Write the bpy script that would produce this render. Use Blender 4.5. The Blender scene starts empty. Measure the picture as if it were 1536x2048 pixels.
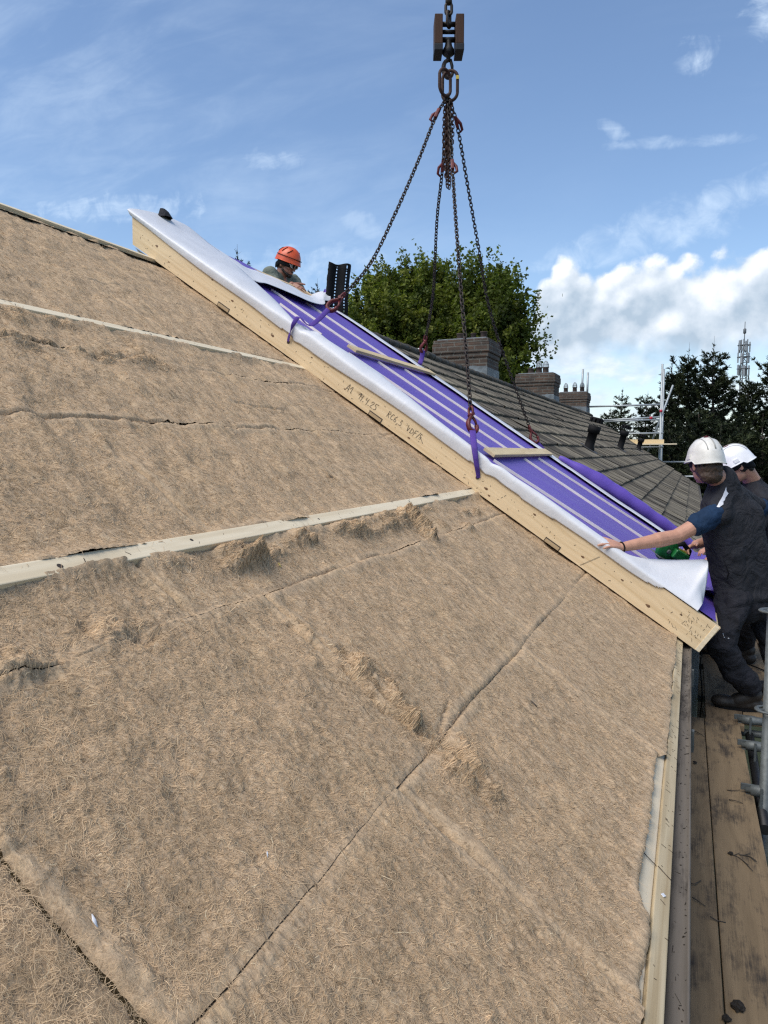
import bpy, bmesh, math, random
import numpy as np
from mathutils import Vector, Matrix, noise as mnoise

# ---------------------------------------------------------------- camera, sky, sun, exposure
S = bpy.context.scene
COL = S.collection
F_PX = 1450.0
PSI, PITCH = math.radians(22.98), math.radians(4.731)
cam_d = bpy.data.cameras.new('camera')
cam_d.sensor_fit = 'VERTICAL'; cam_d.sensor_height = 24.0; cam_d.lens = 24.0 * F_PX / 2048.0
cam_d.clip_start = 0.02; cam_d.clip_end = 4000
cam = bpy.data.objects.new('camera', cam_d); COL.objects.link(cam)
FW = Vector((-math.sin(PSI)*math.cos(PITCH), math.cos(PSI)*math.cos(PITCH), -math.sin(PITCH)))
RT = Vector((math.cos(PSI), math.sin(PSI), 0)); UPV = RT.cross(FW)
m = Matrix((RT, UPV, -FW)).transposed().to_4x4()
cam.matrix_world = m
S.camera = cam
S.view_settings.view_transform = 'Standard'
S.view_settings.look = 'None'
S.view_settings.exposure = 0.66
S.view_settings.gamma = 1.0
S.render.film_transparent = False
S.cycles.use_denoising = False
S.cycles.pixel_filter_type = 'BLACKMAN_HARRIS'; S.cycles.filter_width = 1.3
S.cycles.sample_clamp_indirect = 4.0

SUN_EL, SUN_AZ = math.radians(58), math.radians(-150)    # azimuth measured from +Y towards +X
sun_dir = Vector((math.sin(SUN_AZ)*math.cos(SUN_EL), math.cos(SUN_AZ)*math.cos(SUN_EL), math.sin(SUN_EL)))
sd = bpy.data.lights.new('sun', 'SUN'); sd.energy = 2.3; sd.angle = math.radians(50); sd.color = (1, .93, .82)
sun = bpy.data.objects.new('sun', sd); COL.objects.link(sun)
sun.rotation_euler = sun_dir.to_track_quat('Z', 'Y').to_euler()
sun.location = (-10, 0, 30)

def build_world():
    w = bpy.data.worlds.new('World'); S.world = w; w.use_nodes = True
    w.cycles.sampling_method = 'MANUAL'; w.cycles.sample_map_resolution = 256
    nt = w.node_tree; nt.nodes.clear()
    N = lambda t, **k: _n(nt, t, **k)
    L = nt.links.new
    out = N('ShaderNodeOutputWorld'); bg = N('ShaderNodeBackground'); L(bg.outputs[0], out.inputs[0])
    sky = N('ShaderNodeTexSky'); sky.sky_type = 'NISHITA'; sky.sun_disc = False
    sky.sun_elevation = SUN_EL; sky.sun_rotation = SUN_AZ; sky.air_density = 1.0; sky.dust_density = .6; sky.ozone_density = 2.2
    def M(op, a, b=None, c=None, clamp=False):
        n = N('ShaderNodeMath'); n.operation = op; n.use_clamp = clamp
        for i, v in enumerate((a, b, c)):
            if v is None: continue
            if isinstance(v, (int, float)): n.inputs[i].default_value = v
            else: L(v, n.inputs[i])
        return n.outputs[0]
    def SS(v, lo, hi):
        n = N('ShaderNodeMapRange'); n.interpolation_type = 'SMOOTHSTEP'
        L(v, n.inputs['Value']); n.inputs['From Min'].default_value = lo; n.inputs['From Max'].default_value = hi
        return n.outputs['Result']
    def NO(vec, scale, detail, rough=.55, dist=0.):
        n = N('ShaderNodeTexNoise'); L(vec, n.inputs['Vector']); n.inputs['Scale'].default_value = scale
        n.inputs['Detail'].default_value = detail; n.inputs['Roughness'].default_value = rough; n.inputs['Distortion'].default_value = dist
        return n.outputs['Fac']
    def MIX(f, a, b):
        n = N('ShaderNodeMix'); n.data_type = 'RGBA'
        if isinstance(f, (int, float)): n.inputs[0].default_value = f
        else: L(f, n.inputs[0])
        for i, v in ((6, a), (7, b)):
            if isinstance(v, tuple): n.inputs[i].default_value = (*v, 1)
            else: L(v, n.inputs[i])
        return n.outputs[2]
    tc = N('ShaderNodeTexCoord'); sx = N('ShaderNodeSeparateXYZ'); L(tc.outputs['Generated'], sx.inputs[0])
    y = M('MAXIMUM', sx.outputs['Y'], .12)
    u = M('DIVIDE', sx.outputs['X'], y); v = M('DIVIDE', sx.outputs['Z'], y)
    cb = N('ShaderNodeCombineXYZ'); L(u, cb.inputs[0]); L(v, cb.inputs[1])
    uv = cb.outputs[0]
    # ---- clear sky
    hs = N('ShaderNodeHueSaturation'); L(sky.outputs[0], hs.inputs['Color'])
    hs.inputs['Saturation'].default_value = SKY_SAT; hs.inputs['Value'].default_value = SKY_VAL
    base = MIX(1.0, hs.outputs[0], SKY_TINT); base.node.blend_type = 'MULTIPLY'
    # ---- thin high cloud: streaks
    mp = N('ShaderNodeMapping'); L(uv, mp.inputs[0]); mp.inputs['Rotation'].default_value = (0, 0, math.radians(-14)); mp.inputs['Scale'].default_value = (.75, 2.4, 1)
    c1 = NO(mp.outputs[0], 1.9, 6, .58, .5)
    c2 = NO(uv, .9, 4, .5, .2)
    c3 = NO(mp.outputs[0], 7.0, 5, .62, .9)
    ci = M('MULTIPLY', SS(M('ADD', M('MULTIPLY', c1, .72), M('MULTIPLY', c3, .28)), .42, .74), SS(c2, .36, .66))
    # a few placed streaks and one ragged small cloud (centre u, v, half width, half height, slope, strength)
    streaks = CIRRUS
    acc = M('MULTIPLY', ci, .36)
    c4 = NO(uv, 26, 5, .62, .6)
    rag = M('MULTIPLY_ADD', M('ADD', c3, M('MULTIPLY', c4, .9)), 2.2, -2.25)
    for (cu, cv, hw, hh, sl, st) in streaks:
        du = M('SUBTRACT', u, cu); dv = M('SUBTRACT', M('SUBTRACT', v, cv), M('MULTIPLY', du, sl))
        a = M('DIVIDE', du, hw); b = M('DIVIDE', dv, hh)
        r2 = M('ADD', M('MULTIPLY', a, a), M('MULTIPLY', b, b))
        f = SS(M('ADD', M('SUBTRACT', 1.0, r2), rag), 0.1, 1.5)
        acc = M('MAXIMUM', acc, M('MULTIPLY', f, st))
    colr = MIX(M('MINIMUM', acc, .93), base, CIRRUS_COL)
    # ---- cumulus bank: a bumpy top line, soft grey base, lit from above
    def field(du_, dv_):
        uu = M('ADD', u, du_); vv = M('ADD', v, dv_)
        cb2 = N('ShaderNodeCombineXYZ'); L(uu, cb2.inputs[0]); L(vv, cb2.inputs[1]); cb2.inputs[2].default_value = .37
        wn = N('ShaderNodeTexNoise'); L(cb2.outputs[0], wn.inputs['Vector']); wn.inputs['Scale'].default_value = 9; wn.inputs['Detail'].default_value = 4
        wv = N('ShaderNodeVectorMath'); wv.operation = 'MULTIPLY_ADD'; L(wn.outputs['Color'], wv.inputs[0]); wv.inputs[1].default_value = (.065, .065, 0); L(cb2.outputs[0], wv.inputs[2])
        def puff(sc, sm):
            vo = N('ShaderNodeTexVoronoi'); vo.feature = 'SMOOTH_F1'; vo.inputs['Smoothness'].default_value = sm
            L(wv.outputs[0], vo.inputs['Vector']); vo.inputs['Scale'].default_value = sc
            return M('SUBTRACT', .5, vo.outputs['Distance'])
        n1 = NO(cb2.outputs[0], 7.0, 3, .5); n2 = NO(cb2.outputs[0], 34, 7, .64)
        return M('ADD', M('ADD', M('MULTIPLY', n1, .62), M('MULTIPLY', puff(15, .4), .46)), M('ADD', M('MULTIPLY', puff(38, .3), .22), M('MULTIPLY', n2, .30)))
    f0 = field(0., 0.); f1 = field(-.010, .015)
    lft = M('MAXIMUM', M('SUBTRACT', -.168, u), 0.0)
    top = M('SUBTRACT', .240, M('MULTIPLY', M('MULTIPLY', lft, lft), 30.0))
    top = M('ADD', top, M('MULTIPLY', M('SUBTRACT', M('ABSOLUTE', M('SINE', M('MULTIPLY_ADD', u, 31.0, .9))), .5), .007))
    dens = M('ADD', M('MULTIPLY', M('SUBTRACT', top, v), 11.0), M('MULTIPLY_ADD', f0, 1.15, -.56))
    cm = SS(dens, -.02, .16)
    bn = NO(uv, 11, 5, .6)
    base_f = SS(M('ADD', v, M('MULTIPLY_ADD', bn, .10, -.05)), .095, .150)
    cm = M('MULTIPLY', cm, base_f)
    big = NO(uv, 8.0, 4, .55)
    lit = M('MULTIPLY_ADD', M('SUBTRACT', f0, f1), 2.1, .67)
    lit = M('ADD', lit, M('MULTIPLY_ADD', SS(v, .13, .245), .62, -.46))
    lit = M('ADD', lit, M('MULTIPLY_ADD', big, 2.0, -1.0), None, True)
    ramp = N('ShaderNodeValToRGB'); L(lit, ramp.inputs[0])
    e = ramp.color_ramp.elements
    e[0].position = .05; e[0].color = (*CLOUD_LO, 1); e[1].position = .92; e[1].color = (*CLOUD_HI, 1)
    k = ramp.color_ramp.elements.new(.5); k.color = (*CLOUD_MID, 1)
    # thin low cloud under and beside the bank
    ml = N('ShaderNodeMapping'); L(uv, ml.inputs[0]); ml.inputs['Scale'].default_value = (1.0, 2.1, 1); ml.inputs['Location'].default_value = (.31, .12, 0)
    ln = NO(ml.outputs[0], 8.5, 8, .6, .4)
    ls = NO(ml.outputs[0], 26, 5, .6)
    lowm = M('MULTIPLY', SS(ln, .44, .64), M('MULTIPLY', SS(M('MULTIPLY', v, -1.0), -.185, -.10), SS(u, -.75, -.25)))
    lowc = MIX(SS(M('MULTIPLY_ADD', ls, .6, M('MULTIPLY', ln, .6)), .50, .78), CLOUD_LO2, CLOUD_HI2)
    colr = MIX(M('MULTIPLY', lowm, .85), colr, lowc)
    colr = MIX(M('MULTIPLY', cm, .97), colr, ramp.outputs[0])
    # haze low on the horizon and a dull colour below it
    colr = MIX(M('MULTIPLY', M('SUBTRACT', 1.0, SS(v, -.02, .16)), .35), colr, (4.2, 4.9, 5.5))
    L(colr, bg.inputs[0]); bg.inputs[1].default_value = SKY_STR

def _n(nt, t, **k):
    n = nt.nodes.new(t)
    for a, b in k.items(): setattr(n, a, b)
    return n

SKY_STR = .094
SKY_SAT, SKY_VAL, SKY_TINT = 1.02, 1.22, (1.0, 1.0, 1.0)
CIRRUS_COL = (5.6, 6.7, 8.0)
CLOUD_LO, CLOUD_MID, CLOUD_HI = (3.3, 4.1, 5.0), (5.2, 5.8, 6.5), (7.6, 7.8, 8.1)
CLOUD_LO2, CLOUD_HI2 = (4.3, 5.3, 6.4), (7.0, 7.4, 7.8)
CIRRUS = [(-.95, .420, .30, .035, -.10, .55), (-.46, .335, .07, .03, -.55, .35), (-.03, .285, .21, .045, .22, .62), (-.02, .382, .15, .012, -.10, .55), (-.105, .408, .028, .016, -.6, .5),
          (-.60, .445, .11, .026, -.15, .38), (-.012, .476, .040, .030, .0, .95), (.07, .525, .045, .05, .2, .9), (-.49, .290, .10, .035, -.1, .4), (-.62, .27, .20, .06, .1, .5)]

# ---------------------------------------------------------------- helpers
RNG = np.random.default_rng(7)
random.seed(7)
TH = math.radians(34)
EX, EZ = -0.023, -1.08
CT, ST = math.cos(TH), math.sin(TH)
DECK, GROUND = -1.63, -6.9

def R(s, y, o=0.0):
    """a point of the roof: s up the slope from the eave, y along the eave, o off the plane"""
    return np.array((EX - s*CT + o*ST, y, EZ + s*ST + o*CT))
def Rv(s, y, o):
    return np.stack((EX - s*CT + o*ST, y + 0*s, EZ + s*ST + o*CT), -1)
SL = np.array((-CT, 0, ST)); NRM = np.array((ST, 0, CT)); YY = np.array((0, 1., 0))

def tag(o, label=None, cat=None, group=None, kind=None):
    if label: o['label'] = label
    if cat: o['category'] = cat
    if group: o['group'] = group
    if kind: o['kind'] = kind
    return o

WLOC = {}
def empty(name, loc, label=None, cat=None, group=None):
    o = bpy.data.objects.new(name, None); COL.objects.link(o)
    o.empty_display_size = .2; o.location = tuple(loc); WLOC[o.name] = np.array(loc, float)
    return tag(o, label, cat, group)

def link(name, me, parent=None, origin=None):
    o = bpy.data.objects.new(name, me); COL.objects.link(o)
    if parent is not None:
        o.parent = parent; WLOC[o.name] = WLOC[parent.name]
    else:
        o.location = tuple(origin if origin is not None else (0, 0, 0)); WLOC[o.name] = np.array(o.location)
    return o

def mesh_np(name, V, Fq, mat, parent=None, smooth=True, cols=None, origin=None, F3=None):
    """fast mesh from numpy arrays of world points and quads (and triangles)"""
    V = np.asarray(V, float).reshape(-1, 3)
    if parent is not None: org = WLOC[parent.name]
    elif origin is not None: org = np.asarray(origin, float)
    else:
        lo, hi = V.min(0), V.max(0); org = np.array(((lo[0]+hi[0])/2, (lo[1]+hi[1])/2, lo[2]))
    me = bpy.data.meshes.new(name)
    Fq = np.asarray(Fq if Fq is not None else np.zeros((0, 4)), np.int32).reshape(-1, 4)
    F3 = np.asarray(F3 if F3 is not None else np.zeros((0, 3)), np.int32).reshape(-1, 3)
    me.vertices.add(len(V)); me.vertices.foreach_set('co', (V - org).astype(np.float32).ravel())
    nl = Fq.size + F3.size
    me.loops.add(nl); me.loops.foreach_set('vertex_index', np.concatenate((Fq.ravel(), F3.ravel())))
    me.polygons.add(len(Fq) + len(F3))
    st = np.concatenate((np.arange(len(Fq))*4, Fq.size + np.arange(len(F3))*3)).astype(np.int32)
    me.polygons.foreach_set('loop_start', st)
    me.polygons.foreach_set('use_smooth', np.full(len(st), smooth, bool))
    if cols is not None:
        a = me.color_attributes.new('tone', 'FLOAT_COLOR', 'POINT')
        a.data.foreach_set('color', np.concatenate((cols, np.ones((len(V), 1))), 1).astype(np.float32).ravel())
    me.update(calc_edges=True)
    if mat: me.materials.append(mat)
    return link(name, me, parent, org)

class MB:
    """collects shapes in world space; build() links them as one mesh object"""
    def __init__(self): self.v = []; self.f = []; self.sm = []
    def add(self, vs, fs, sm=False):
        b = len(self.v); self.v += [tuple(map(float, p)) for p in vs]
        self.f += [tuple(i + b for i in f) for f in fs]; self.sm += [sm]*len(fs); return self
    def box(self, c, ax, ay, az, bev=0.0):
        """box round c with half-vectors ax, ay, az; edges chamfered by bev metres"""
        c = np.array(c, float); A = [np.array(a, float) for a in (ax, ay, az)]
        if bev <= 0:
            vs = [c + i*A[0] + j*A[1] + k*A[2] for i in (-1, 1) for j in (-1, 1) for k in (-1, 1)]
            return self.add(vs, [(0, 1, 3, 2), (4, 6, 7, 5), (0, 4, 5, 1), (2, 3, 7, 6), (0, 2, 6, 4), (1, 5, 7, 3)])
        bm = bmesh.new(); r = bmesh.ops.create_cube(bm, size=2.0)
        ln = [np.linalg.norm(a) for a in A]
        for w in bm.verts: w.co = Vector((w.co.x*ln[0], w.co.y*ln[1], w.co.z*ln[2]))
        bmesh.ops.bevel(bm, geom=bm.edges[:], offset=min(bev, min(ln)*.9), segments=2, affect='EDGES', profile=.6)
        U = [a/l for a, l in zip(A, ln)]
        bm.verts.ensure_lookup_table(); flip = np.dot(np.cross(U[0], U[1]), U[2]) < 0
        vs = [c + w.co.x*U[0] + w.co.y*U[1] + w.co.z*U[2] for w in bm.verts]
        fs = [tuple(x.index for x in (reversed(f.verts) if flip else f.verts)) for f in bm.faces]
        bm.free(); return self.add(vs, fs)
    def tube(self, pts, r, n=8, caps=True, closed=False, flat=1.0, upv=None, sm=True):
        P = [np.array(p, float) for p in pts]; m_ = len(P)
        rs = r if hasattr(r, '__len__') else [r]*m_
        vs = []; prev = None
        for i, p in enumerate(P):
            if closed: t = P[(i+1) % m_] - P[i-1]
            else: t = P[min(i+1, m_-1)] - P[max(i-1, 0)]
            t = t/(np.linalg.norm(t) + 1e-12)
            if upv is not None: a = np.array(upv, float)
            elif prev is not None: a = prev
            else: a = np.array((0, 0, 1.)) if abs(t[2]) < .9 else np.array((1., 0, 0))
            b = np.cross(t, a); b /= (np.linalg.norm(b) + 1e-12); a = np.cross(b, t); prev = a
            for k in range(n):
                q = 2*math.pi*k/n
                vs.append(p + rs[i]*(math.cos(q)*b + flat*math.sin(q)*a))
        fs = []
        for i in range(m_ if closed else m_-1):
            j = (i+1) % m_
            for k in range(n):
                l = (k+1) % n; fs.append((i*n+k, i*n+l, j*n+l, j*n+k))
        self.add(vs, fs, sm)
        if caps and not closed:
            b = len(self.v) - len(vs)
            self.f.append(tuple(b + k for k in reversed(range(n)))); self.sm.append(False)
            self.f.append(tuple(b + (m_-1)*n + k for k in range(n))); self.sm.append(False)
        return self
    def grid(self, P, sm=True):
        """P: array (a, b, 3)"""
        a, b = P.shape[:2]
        fs = [(i*b+j, i*b+j+1, (i+1)*b+j+1, (i+1)*b+j) for i in range(a-1) for j in range(b-1)]
        return self.add(P.reshape(-1, 3), fs, sm)
    def lathe(self, c, axis, prof, n=24, sm=True):
        """prof: list of (distance along axis, radius)"""
        ax = np.array(axis, float); ax /= np.linalg.norm(ax)
        return self.tube([np.array(c, float) + ax*h for h, r in prof], [max(r, 1e-4) for h, r in prof], n, caps=True, sm=sm)
    def build(self, name, mat, parent=None, origin=None):
        me = bpy.data.meshes.new(name)
        V = np.array(self.v)
        if parent is not None: org = WLOC[parent.name]
        elif origin is not None: org = np.array(origin, float)
        else:
            lo, hi = V.min(0), V.max(0); org = np.array(((lo[0]+hi[0])/2, (lo[1]+hi[1])/2, lo[2]))
        me.from_pydata((V - org).tolist(), [], self.f)
        me.polygons.foreach_set('use_smooth', self.sm)
        me.update()
        if mat: me.materials.append(mat)
        return link(name, me, parent, org)

def thicken(o, t, offset=-1):
    mo = o.modifiers.new('thick', 'SOLIDIFY'); mo.thickness = t; mo.offset = offset
    return o

# value noise in numpy
def _hash(ix, iy, seed):
    h = (ix.astype(np.int64)*374761393 + iy.astype(np.int64)*668265263 + seed*1442695041) & 0x7fffffff
    h = ((h ^ (h >> 13))*1274126177) & 0x7fffffff
    h = h ^ (h >> 16)
    return (h & 0xffff)/65535.0
def vnoise(x, y, seed=0):
    xi, yi = np.floor(x), np.floor(y); fx, fy = x - xi, y - yi
    fx = fx*fx*fx*(fx*(fx*6-15)+10); fy = fy*fy*fy*(fy*(fy*6-15)+10)
    a = _hash(xi, yi, seed); b = _hash(xi+1, yi, seed); c = _hash(xi, yi+1, seed); d = _hash(xi+1, yi+1, seed)
    return (a*(1-fx)+b*fx)*(1-fy) + (c*(1-fx)+d*fx)*fy - .5
def fbm(x, y, octv=4, seed=0, gain=.5):
    t = 0; a = 1.0
    for i in range(octv):
        t = t + a*vnoise(x*2**i + 17.3*i, y*2**i - 9.1*i, seed + i); a *= gain
    return t

# ---------------------------------------------------------------- materials
def new_mat(name):
    mt = bpy.data.materials.new(name); mt.use_nodes = True
    nt = mt.node_tree; return mt, nt, nt.nodes['Principled BSDF']
class NT:
    def __init__(self, nt): self.nt = nt
    def n(self, t): return self.nt.nodes.new(t)
    def l(self, a, b): self.nt.links.new(a, b)
    def coord(self, kind='Object', scale=(1, 1, 1), rot=(0, 0, 0)):
        t = self.n('ShaderNodeTexCoord'); mp = self.n('ShaderNodeMapping'); self.l(t.outputs[kind], mp.inputs[0])
        mp0 = self.n('ShaderNodeMapping'); self.l(mp.outputs[0], mp0.inputs[0])
        mp.inputs['Rotation'].default_value = rot; mp0.inputs['Scale'].default_value = scale
        return mp0.outputs[0]
    def noise(self, vec, scale, detail=4, rough=.55, dist=0, out='Fac'):
        k = self.n('ShaderNodeTexNoise'); self.l(vec, k.inputs['Vector']); k.inputs['Scale'].default_value = scale
        k.inputs['Detail'].default_value = detail; k.inputs['Roughness'].default_value = rough; k.inputs['Distortion'].default_value = dist
        return k.outputs[out]
    def ramp(self, f, stops):
        k = self.n('ShaderNodeValToRGB'); self.l(f, k.inputs[0]); e = k.color_ramp.elements
        while len(e) < len(stops): e.new(.5)
        for i, (p, c) in enumerate(stops):
            e[i].position = p; e[i].color = (*c, 1) if len(c) == 3 else c
        return k.outputs[0]
    def mix(self, f, a, b, mode='MIX'):
        k = self.n('ShaderNodeMix'); k.data_type = 'RGBA'; k.blend_type = mode
        for i, v in ((0, f), (6, a), (7, b)):
            if isinstance(v, tuple): k.inputs[i].default_value = (*v, 1)
            elif isinstance(v, (int, float)): k.inputs[i].default_value = v
            else: self.l(v, k.inputs[i])
        return k.outputs[2]
    def math(self, op, a, b=None, clamp=False):
        k = self.n('ShaderNodeMath'); k.operation = op; k.use_clamp = clamp
        for i, v in enumerate((a, b)):
            if v is None: continue
            if isinstance(v, (int, float)): k.inputs[i].default_value = v
            else: self.l(v, k.inputs[i])
        return k.outputs[0]
    def bump(self, h, strength, dist, bsdf, prev=None):
        k = self.n('ShaderNodeBump'); k.inputs['Strength'].default_value = strength; k.inputs['Distance'].default_value = dist
        self.l(h, k.inputs['Height'])
        if prev is not None: self.l(prev, k.inputs['Normal'])
        self.l(k.outputs[0], bsdf.inputs['Normal']); return k.outputs[0]
    def vor(self, vec, scale, feature='F1', out='Distance'):
        k = self.n('ShaderNodeTexVoronoi'); k.feature = feature; self.l(vec, k.inputs['Vector']); k.inputs['Scale'].default_value = scale
        return k.outputs[out]

def plain(name, col, rough=.6, metal=0., var=.25, scale=8., bump=0., bscale=60., spec=.5, col2=None, detail=5):
    """a paint, cloth or skin whose colour drifts slightly over the surface"""
    mt, nt, b = new_mat(name); q = NT(nt); v = q.coord()
    n1 = q.noise(v, scale, detail, .6)
    lo = tuple(max(0, c*(1-var)) for c in col); hi = col2 if col2 else tuple(min(1, c*(1+var)) for c in col)
    q.l(q.ramp(n1, [(.3, lo), (.7, hi)]), b.inputs['Base Color'])
    b.inputs['Roughness'].default_value = rough; b.inputs['Metallic'].default_value = metal
    b.inputs['Specular IOR Level'].default_value = spec
    if bump: q.bump(q.noise(v, bscale, 4, .6), bump, .004, b)
    return mt

def wood(name, light, dark, rot=(0, 0, 0), along=0, knots=True, stain=None, rough=.7, scale=1.0, knot_scale=2.6, ring=26.):
    """softwood with grain running along the object's given axis after rot"""
    mt, nt, b = new_mat(name); q = NT(nt)
    sc = [ring*scale]*3; sc[along] = 1.1*scale
    v = q.coord(scale=tuple(sc), rot=rot)
    vk = q.coord(scale=tuple(knot_scale*(.45 if i == along else 1.6) for i in range(3)), rot=rot)
    warp = q.noise(vk, 1.0, 2, .5, 0, 'Color')
    k = q.n('ShaderNodeVectorMath'); k.operation = 'MULTIPLY_ADD'; q.l(warp, k.inputs[0]); k.inputs[1].default_value = (2.4, 2.4, 2.4); q.l(v, k.inputs[2])
    g1 = q.noise(k.outputs[0], 1.0, 3, .55, .6)
    wv = q.n('ShaderNodeTexWave'); wv.bands_direction = 'DIAGONAL'; q.l(k.outputs[0], wv.inputs['Vector']); wv.inputs['Scale'].default_value = .55
    wv.inputs['Distortion'].default_value = 5.0; wv.inputs['Detail'].default_value = 3
    g = q.math('ADD', q.math('MULTIPLY', g1, .84), q.math('MULTIPLY', wv.outputs['Fac'], .16))
    c = q.ramp(g, [(.22, dark), (.48, tuple((a*2+d)/3 for a, d in zip(light, dark))), (.74, light)])
    fine = q.noise(q.coord(scale=tuple(6 if i == along else 260 for i in range(3)), rot=rot), 1.0, 3, .6)
    c = q.mix(q.math('MULTIPLY', q.math('SUBTRACT', fine, .35, True), .5), c, tuple(d*.8 for d in dark))
    h = g
    if knots:
        kd = q.math('ADD', q.vor(vk, 1.9), q.math('MULTIPLY', q.math('LESS_THAN', q.vor(vk, 1.9, 'F1', 'Color'), .42), .6))
        kn = q.math('SUBTRACT', 1.0, q.math('MULTIPLY', kd, 9.0), True)
        c = q.mix(q.math('POWER', kn, .7), c, (.085, .045, .02))
        halo = q.math('SUBTRACT', 1.0, q.math('MULTIPLY', kd, 4.2), True)
        c = q.mix(q.math('MULTIPLY', halo, .3), c, dark)
    if stain:
        st = q.noise(q.coord(scale=(1, 1, 1)), 5.0, 7, .68, .5); st2 = q.noise(q.coord(scale=tuple(1.2 if i == along else 4 for i in range(3)), rot=rot), 4., 6, .65)
        f = q.math('ADD', q.math('MULTIPLY', q.math('SUBTRACT', st, .50), 3.2), q.math('MULTIPLY', q.math('SUBTRACT', st2, .5), 4.2))
        f = q.math('ADD', f, q.math('MULTIPLY', q.math('SUBTRACT', fine, .5), 1.6))
        f = q.math('MULTIPLY', q.math('MULTIPLY', f, 1.0, True), .92)
        c = q.mix(f, c, stain)
    q.l(c, b.inputs['Base Color']); b.inputs['Roughness'].default_value = rough; b.inputs['Specular IOR Level'].default_value = .25
    q.bump(q.math('ADD', q.math('MULTIPLY', fine, .5), g), .35, .0015, b)
    return mt

def tone_mat(name, rough=.9, gain=(1, 1, 1), spec=.2, translucent=0.0, noise_amt=0.0):
    """colour from the mesh's own tone attribute (per leaf, fibre or tile)"""
    mt, nt, b = new_mat(name); q = NT(nt)
    a = q.n('ShaderNodeAttribute'); a.attribute_name = 'tone'
    c = q.mix(1.0, a.outputs['Color'], gain, 'MULTIPLY')
    q.l(c, b.inputs['Base Color']); b.inputs['Roughness'].default_value = rough; b.inputs['Specular IOR Level'].default_value = spec
    if translucent:
        t = q.n('ShaderNodeBsdfTranslucent'); q.l(q.mix(1.0, c, (1.1, 1.25, .5), 'MULTIPLY'), t.inputs['Color'])
        ms = q.n('ShaderNodeMixShader'); ms.inputs[0].default_value = translucent
        q.l(b.outputs[0], ms.inputs[1]); q.l(t.outputs[0], ms.inputs[2])
        out = nt.nodes['Material Output']; q.l(ms.outputs[0], out.inputs[0])
    return mt

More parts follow.
